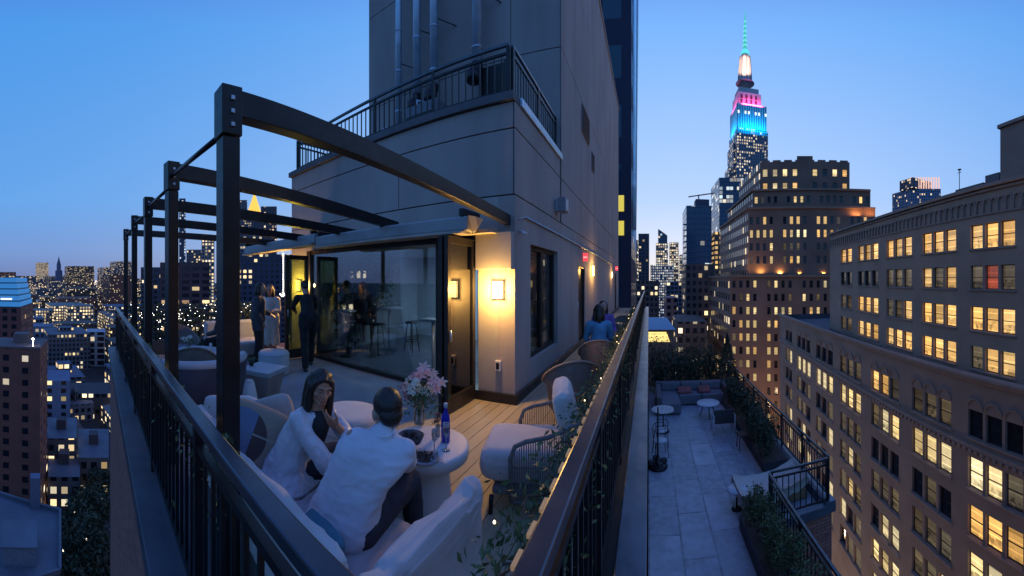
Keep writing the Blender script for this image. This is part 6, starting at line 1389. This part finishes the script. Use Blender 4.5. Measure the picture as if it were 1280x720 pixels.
def loft(m, secs, n=28, e=.75):
    """a cloth tube through (centre, half width axis, half depth axis) sections"""
    vs = []; fs = []
    sg = lambda w: math.copysign(abs(w)**e, w)
    for c, a, b_ in secs: vs += [V3(c)+V3(a)*sg(math.cos(2*PI*j/n))+V3(b_)*sg(math.sin(2*PI*j/n)) for j in range(n)]
    k = len(secs)
    for i in range(k-1):
        for j in range(n): fs.append((i*n+j, i*n+(j+1) % n, (i+1)*n+(j+1) % n, (i+1)*n+j))
    fs += [tuple(range(n-1, -1, -1)), tuple((k-1)*n+j for j in range(n))]; m.add(vs, fs, True)
def sec(c, ang, w, d, tilt=0):      # ang: direction the wearer faces
    f_ = V3((math.sin(ang), math.cos(ang), 0)); r_ = V3((f_.y, -f_.x, 0)); return (V3(c), r_*w+V3((0, 0, -tilt*w)), f_*d)
sh = MB(); hipc = V3((-1.40, 1.185, .50))
loft(sh, [sec((-1.405, 1.165, .435), -.25, .185, .135), sec((-1.40, 1.17, .50), -.28, .195, .145), sec((-1.385, 1.20, .60), -.36, .182, .132), sec((-1.355, 1.235, .70), -.46, .176, .122), sec((-1.315, 1.275, .79), -.60, .190, .120, .10), sec((-1.283, 1.305, .855), -.70, .200, .108, .16), sec((-1.272, 1.32, .90), -.74, .188, .085, .18), sec((-1.268, 1.33, .93), -.74, .135, .066, .16), sec((-1.266, 1.338, .95), -.74, .075, .058, .1)])
cap(sh, sL.lerp(nk, .2)-V3((0, 0, .012)), sR.lerp(nk, .2)-V3((0, 0, .012)), .056, .054); cap(sh, nk-V3((0, 0, .05)), nk+V3((0, 0, .012)), .066, .058)
limb(sh, (sL.lerp(nk, .12)-V3((0, 0, .015)), eL, wL+(eL-wL)*.25), (.060, .052, .044)); limb(sh, (sR.lerp(nk, .12)-V3((0, 0, .015)), eR, wR+(eR-wR)*.25), (.060, .052, .044))
shirt = mat('light_shirt', (.62, .60, .66), .85, var=.07, scale=10, bump=.35, bscale=420, bd=.0015)
melt('shirt', sh, shirt, man, .006, 14, .0065, 8, 5, (.8, .8, 1.5))
cl_ = MB(); pr = [nk+V3((.058*math.cos(t_), .058*math.sin(t_), .026+.010*math.sin(t_-.6))) for t_ in [k_*PI/8 for k_ in range(17)]]; cl_.tube(pr, .012, 8, False); cl_.tube([p-V3((0, 0, .014)) for p in pr], .013, 8, False); cl_.build('collar', shirt, man)
tr = MB(); trm = mat('dark_trousers', (.028, .03, .045), .85, var=.2, scale=10, bump=.3, bscale=300, bd=.001)
for h0, k0, a0 in ((hL, kL, aL), (hR, kR, aR)): limb(tr, (h0, k0, a0+V3((0, 0, .02))), (.102, .072, .055))
cap(tr, hL, hR, .108); melt('trousers', tr, trm, man, .008, 3, .006, 9, 2)
sho = MB(); foot(sho, aL, (-.1, 1, 0), 1.1, .042); foot(sho, aR, (-.1, 1, 0), 1.1, .042); melt('shoes', sho, mat('black_leather', (.02, .02, .02), .4), man, .006, 2)

# ---------------- the woman beside him
wo = thing('person', 'woman with long dark hair in a pale satin blouse resting her chin on her hand', 'person', (-1.98, 1.2, 0), 'guests on the rooftop')
s_ = .93; pel = V3((-1.99, 1.19, .52)); nk = V3((-1.835, 1.30, .915)); hd = V3((-1.805, 1.318, 1.045)); hM = frame((.93, -.30, -.14), (.0, .12, 1))
sN, sF = V3((-1.835, 1.15, .865)), V3((-1.935, 1.43, .875)); eN, wN = V3((-1.665, 1.27, .625)), V3((-1.56, 1.44, .64)); eF, wF = V3((-1.69, 1.50, .67)), V3((-1.715, 1.385, .805))
hN, hF = V3((-1.92, 1.15, .50)), V3((-2.02, 1.25, .50)); kN, kF = V3((-1.78, 1.56, .50)), V3((-1.93, 1.60, .50)); aN, aF = V3((-1.80, 1.68, .07)), V3((-1.95, 1.72, .07))
b = MB(); P_ = head(b, hd, hM, s_, True); cap(b, nk-V3((0, 0, .04)), hd-V3((0, 0, .05)), .047, .045)
limb(b, (pel, V3((-1.94, 1.22, .68)), V3((-1.88, 1.28, .80))), (.10, .085, .08)); cap(b, sN, sF, .034); limb(b, (sN, eN, wN), (.042, .034, .024)); limb(b, (sF, eF, wF), (.042, .034, .023))
limb(b, (hN, kN, aN), (.085, .052, .033)); limb(b, (hF, kF, aF), (.085, .052, .033)); foot(b, aN, (.1, 1, 0), .9); foot(b, aF, (.1, 1, 0), .9)
hand(b, wF, (-.25, -.55, .42), (-.6, .1, .6), .90, .7, 1); hand(b, wN, (.5, .8, -.1), (0, 0, -1), .92, .5, -1)
melt('body', b, skin1, wo, .005, 2); eyes(P_, hM, wo, s_)
h_ = MB(); ell(h_, P_(0, -.020, .044), (.079*s_, .088*s_, .084*s_), hM); limb(h_, (P_(.012, .060, .086), P_(-.045, .055, .066), P_(-.070, .030, .015)), (.018, .019, .020)); limb(h_, (P_(.012, .060, .086), P_(.050, .048, .060), P_(.072, .022, .010)), (.018, .019, .020))
for q in (-1, 1):
    limb(h_, (P_(q*.070, .005, .03), P_(q*.079, .006, -.06), P_(q*.082, .012, -.15), P_(q*.085, .03, -.22)), (.030*s_, .030*s_, .030*s_, .014))
    limb(h_, (P_(q*.055, -.05, .03), P_(q*.060, -.055, -.08), P_(q*.070, -.05, -.17), P_(q*.065, -.03, -.25)), (.045*s_, .045*s_, .035*s_, .014))
limb(h_, (P_(0, -.07, .03), P_(0, -.085, -.08), P_(0, -.09, -.19), P_(0, -.09, -.26)), (.055*s_, .055*s_, .045*s_, .016))
st_h = MB()
for q in range(150):
    a_ = R.uniform(.55, 2*PI-.55); ca_, sa_ = math.cos(a_), math.sin(a_); k_ = R.uniform(.97, 1.08); ln_ = R.uniform(.20, .29)
    pr = [P_(sa_*.02, .03*ca_-.01, .128*s_), P_(sa_*.070*k_, ca_*.060*k_-.02, .09), P_(sa_*.086*k_, ca_*.075*k_-.025, .02), P_(sa_*.092*k_, ca_*.080*k_-.03, -.09), P_(sa_*.094*k_+R.gauss(0, .008), ca_*.085*k_-.03+R.gauss(0, .008), -ln_)]
    if ca_ > .35 and abs(sa_) < .8: pr = pr[:1]+[P_(sa_*.075, .045, .075), P_(math.copysign(.084, sa_), .035, .01), P_(math.copysign(.092, sa_), .03, -.08), P_(math.copysign(.095, sa_), .035+R.gauss(0, .01), -ln_)]
    st_h.tube(pr, [.003, .004, .004, .0035, .001], 5, False)
st_h.build('hair_strands', hairm, wo)
melt('hair', h_, hairm, wo, .0045, 2, .0035, 60, 6, (1, 1, .15))
m = MB(); 
for q in (-1, 1): pr = [P_(q*.078+.0*0, .002+.013*math.cos(t_*PI/8), -.048+.015*math.sin(t_*PI/8)) for t_ in range(17)]; m.tube(pr, .0022, 5, False)
m.build('earring', mat('gold', (.8, .55, .2), .25, 1, bump=0), wo)
bl_ = MB(); A_ = 1.15
loft(bl_, [sec((-1.95, 1.17, .435), A_, .235, .20), sec((-1.955, 1.175, .46), A_, .215, .185), sec((-1.975, 1.19, .53), A_, .175, .155), sec((-1.955, 1.21, .63), A_, .145, .125), sec((-1.925, 1.24, .73), A_, .140, .118), sec((-1.895, 1.27, .82), A_, .150, .108), sec((-1.875, 1.285, .865), A_, .135, .085), sec((-1.855, 1.295, .895), A_, .075, .055)])
cap(bl_, sN.lerp(nk, .1), sF.lerp(nk, .1), .050)
limb(bl_, (sN, sN.lerp(eN, .5)+V3((0, -.012, 0)), eN+V3((0, -.01, -.005)), eN.lerp(wN, .55)+V3((0, 0, -.012)), wN), (.050, .054, .060, .052, .038)); limb(bl_, (sF, eF, wF+(eF-wF)*.45), (.050, .054, .044))
satin = mat('pale_satin', (.60, .56, .60), .34, var=.05, scale=5, bump=.1, bscale=200, bd=.001, sheen=.4); melt('blouse', bl_, satin, wo, .006, 9, .009, 14, 9, (1.3, 1.3, .5))
tp = MB(); limb(tp, (V3((-1.885, 1.285, .70)), V3((-1.835, 1.295, .81)), V3((-1.815, 1.30, .865))), (.105, .10, .055)); melt('top', tp, mat('black_top', (.012, .012, .016), .8), wo, .007, 3)
tr = MB()
for h0, k0, a0 in ((hN, kN, aN), (hF, kF, aF)): limb(tr, (h0, k0, a0+V3((0, 0, .02))), (.098, .066, .05))
melt('trousers', tr, trm, wo, .008, 3, .005, 9, 4)
sho = MB(); foot(sho, aN, (.1, 1, 0), 1.0, .04); foot(sho, aF, (.1, 1, 0), 1.0, .04); melt('shoes', sho, MC['black_leather'], wo, .006, 2)

wo.location += V3((-.045, .055, 0))
# ---------------- further guests: one builder, posed by joints
def guest(label, base, J, face, skin, outfit, hair='short', hs=1.0, vox=.010, group='guests on the rooftop', bare=()):
    t = thing('person', label, 'person', base, group); B = V3(base); g = {k: B+V3(v) for k, v in J.items()}; b = MB(); Mx = frame(face)
    P_ = head(b, g['head'], Mx, hs, hair != 'short'); cap(b, g['neck']-V3((0, 0, .03)), g['head']-V3((0, 0, .05)), .052, .05)
    sp = (g['pelvis'], g['pelvis'].lerp(g['neck'], .45), g['neck']-(g['neck']-g['pelvis']).normalized()*.14); limb(b, sp, (.12, .105, .115)); cap(b, g['sl'], g['sr'], .05)
    for q in 'lr':
        limb(b, (g['s'+q], g['e'+q], g['w'+q]), (.045, .036, .025)); limb(b, (g['h'+q], g['k'+q], g['a'+q]), (.085, .055, .036))
        if g['a'+q].z < B.z+.12: foot(b, g['a'+q], V3(face)*V3((1, 1, 0)))
        d_ = (g['w'+q]-g['e'+q]).normalized(); hand(b, g['w'+q], d_, V3((0, 0, -1))+V3(face)*.3, .95, .45, 1 if q == 'l' else -1, 1.1)
    melt('body', b, skin, t, vox*.7, 2); eyes(P_, Mx, t, hs, False)
    h_ = MB(); ell(h_, P_(0, -.024, .044), (.081*hs, .086*hs, .087*hs), Mx)
    if hair == 'long':
        for q in (-1, 1): limb(h_, (P_(q*.06, -.02, .03), P_(q*.072, -.03, -.08), P_(q*.07, -.03, -.20)), (.036*hs, .036*hs, .018))
        limb(h_, (P_(0, -.06, .02), P_(0, -.08, -.09), P_(0, -.09, -.24)), (.055*hs, .055*hs, .02))
    else: ell(h_, P_(0, -.055, -.005), (.066*hs, .045*hs, .06*hs), Mx)
    melt('hair', h_, hairm, t, .008, 1, .005, 40, 2)
    (tn, tm, tr_), (ln, lm, lr_) = outfit
    c = MB(); limb(c, sp, (.135*tr_, .125*tr_, .13*tr_)); cap(c, g['sl'], g['sr'], .062*tr_)
    if tr_ > 1.05:       # a jacket hangs below the hips
        for q in 'lr': cap(c, g['h'+q]+V3((0, 0, .08)), g['h'+q]+(g['k'+q]-g['h'+q])*.25, .12, .12)
    for q in 'lr': limb(c, (g['s'+q], g['e'+q], g['w'+q].lerp(g['e'+q], .15)), (.062*tr_, .05*tr_, .042*tr_))
    melt(tn, c, tm, t, vox, 3, .007, 9, 3)
    c = MB()
    if ln == 'dress' or ln == 'skirt':
        kk = (g['kl']+g['kr'])/2
        for q in range(7): a = q*2*PI/7; o = V3((math.cos(a), math.sin(a), 0)); cap(c, g['pelvis']+o*.07, V3((g['pelvis'].x, g['pelvis'].y, B.z+.35))+o*.16 if kk.z > .3 and abs(g['kl'].x-g['hl'].x)+abs(g['kl'].y-g['hl'].y) < .25 else kk+o*.10, .11, .06)
    else:
        for q in 'lr': limb(c, (g['h'+q], g['k'+q], g['a'+q]+V3((0, 0, .03))), (.105*lr_, .073*lr_, .058*lr_))
        cap(c, g['hl'], g['hr'], .11)
    melt(ln, c, lm, t, vox, 3, .006, 8, 5)
    c = MB(); n_ = 0
    for q in 'lr':
        if g['a'+q].z < B.z+.12: foot(c, g['a'+q], V3(face)*V3((1, 1, 0)), 1.08, .04); n_ = 1
    if n_: melt('shoes', c, MC['black_leather'] if ln != 'dress' else cream, t, .009, 2)
    return t
def stand(face, lean=0, h=1.70, arms=None, step=.0):
    f = V3(face).normalized(); r = f.cross(V3((0, 0, 1))); k = h/1.75; J = {}; up = V3((0, 0, 1))
    ld_ = f*lean; J['pelvis'] = up*.96*k-f*lean*.15; J['neck'] = up*(1.47*k-lean*lean*.35)+ld_*.55*1; J['head'] = J['neck']+up*.155*k+f*(.04+lean*.16)
    for q, s in (('l', -1), ('r', 1)):
        J['s'+q] = J['neck']-up*.07+r*s*.175*k; J['h'+q] = J['pelvis']+r*s*.09-up*.04; J['k'+q] = r*s*.10+up*.50*k+f*(.03+step*s); J['a'+q] = r*s*.11+up*.08+f*(step*1.6*s-.02)
        J['e'+q] = J['s'+q]-up*.28*k+r*s*.05-f*.02; J['w'+q] = J['e'+q]-up*.20*k+f*.13
    if arms:
        for key, v in arms.items(): J[key] = J['neck']+r*v[0]+f*v[1]+up*v[2]
    return J
blackw = mat('black_wool', (.012, .012, .014), .9, bump=.2); navyw = mat('charcoal_blazer', (.05, .05, .06), .85, bump=.2); whitew = mat('white_cloth', (.55, .52, .48), .85, bump=.2)
f1 = V3((.55, .75, 0)).normalized()
guest('standing woman in a long dark blazer and black trousers beside the near pergola post', (-6.48, 3.22, 0), stand(f1, .02, 1.70, {'el': (-.22, .02, -.32), 'wl': (-.16, .22, -.40), 'er': (.22, -.02, -.33), 'wr': (.20, .12, -.52)}), f1, skin2, (('blazer', navyw, 1.12), ('trousers', blackw, 1.0)), 'long')
f2 = V3((-.85, .35, 0)).normalized()
guest('man in black suit leaning over with one leg back before the lit west pier', (-5.78, 3.98, 0), stand(f2, .42, 1.80, {'el': (-.24, .18, -.26), 'wl': (-.16, .40, -.36), 'er': (.24, .16, -.28), 'wr': (.15, .36, -.40)}, .16), (f2*1+V3((0, 0, -.45))), skin2, (('jacket', blackw, 1.1), ('trousers', blackw, 1.1)), 'short')
f3 = V3((.7, -.5, 0)).normalized()
guest('woman in a cream draped dress between the blazer woman and the man in black', (-6.95, 3.75, 0), stand(f3, .02, 1.64, {'el': (-.2, .05, -.3), 'wl': (-.1, .25, -.3), 'er': (.2, .05, -.3), 'wr': (.1, .26, -.28)}), f3, skin1, (('shawl', whitew, 1.12), ('dress', whitew, 1.0)), 'long')
def seated(face, h=1.0, arms=None, lean=.05, seat=.46):
    f = V3(face).normalized(); r = f.cross(V3((0, 0, 1))); up = V3((0, 0, 1)); J = {}; J['pelvis'] = up*(seat+.10); J['neck'] = up*(seat+.60*h)+f*lean; J['head'] = J['neck']+up*.145+f*.03
    for q, s in (('l', -1), ('r', 1)):
        J['s'+q] = J['neck']-up*.07+r*s*.165; J['h'+q] = J['pelvis']+r*s*.09; J['k'+q] = up*(seat+.03)+f*.42+r*s*.10; J['a'+q] = up*.08+f*.45+r*s*.10; J['e'+q] = J['s'+q]-up*.24+r*s*.05+f*.06; J['w'+q] = J['e'+q]-up*.06+f*.22
    if arms:
        for key, v in arms.items(): J[key] = J['neck']+r*v[0]+f*v[1]+up*v[2]
    return J
fa = V3((-.25, 1, 0)).normalized(); guest('seated guest in a blue top seen from behind on the side deck', (-.84, 5.92, 0), seated(fa), fa+V3((0, 0, -.1)), skin2, (('blouse', mat('blue_cloth', (.10, .26, .42), .8, bump=.2), 1.06), ('trousers', trm, 1.0)), 'long')
fb = V3((.25, -1, 0)).normalized(); guest('seated guest in a purple top facing the camera beyond the guest in blue', (-.95, 7.22, 0), seated(fb), fb, skin2, (('blouse', mat('purple_cloth', (.20, .09, .32), .8, bump=.2), 1.04), ('trousers', trm, 1.0)), 'long')
fc = V3((-.8, -.5, 0)).normalized(); guest('seated guest in dark clothes at the flower table of the far lounge group', (-6.55, 2.55, 0), seated(fc, .95), fc, skin2, (('jacket', navyw, 1.05), ('trousers', blackw, 1.0)), 'short')
fd = V3((.6, -.3, 0)).normalized(); guest('dark seated figure at a bar table inside the lounge behind the glass', (-6.2, 5.85, 0), {k: V3(v)+(V3((0, 0, .28)) if k[0] not in 'a' else V3((0, 0, .30))) for k, v in seated(fd, .95).items()}, fd, skin2, (('jacket', blackw, 1.08), ('skirt', blackw, 1.0)), 'short')
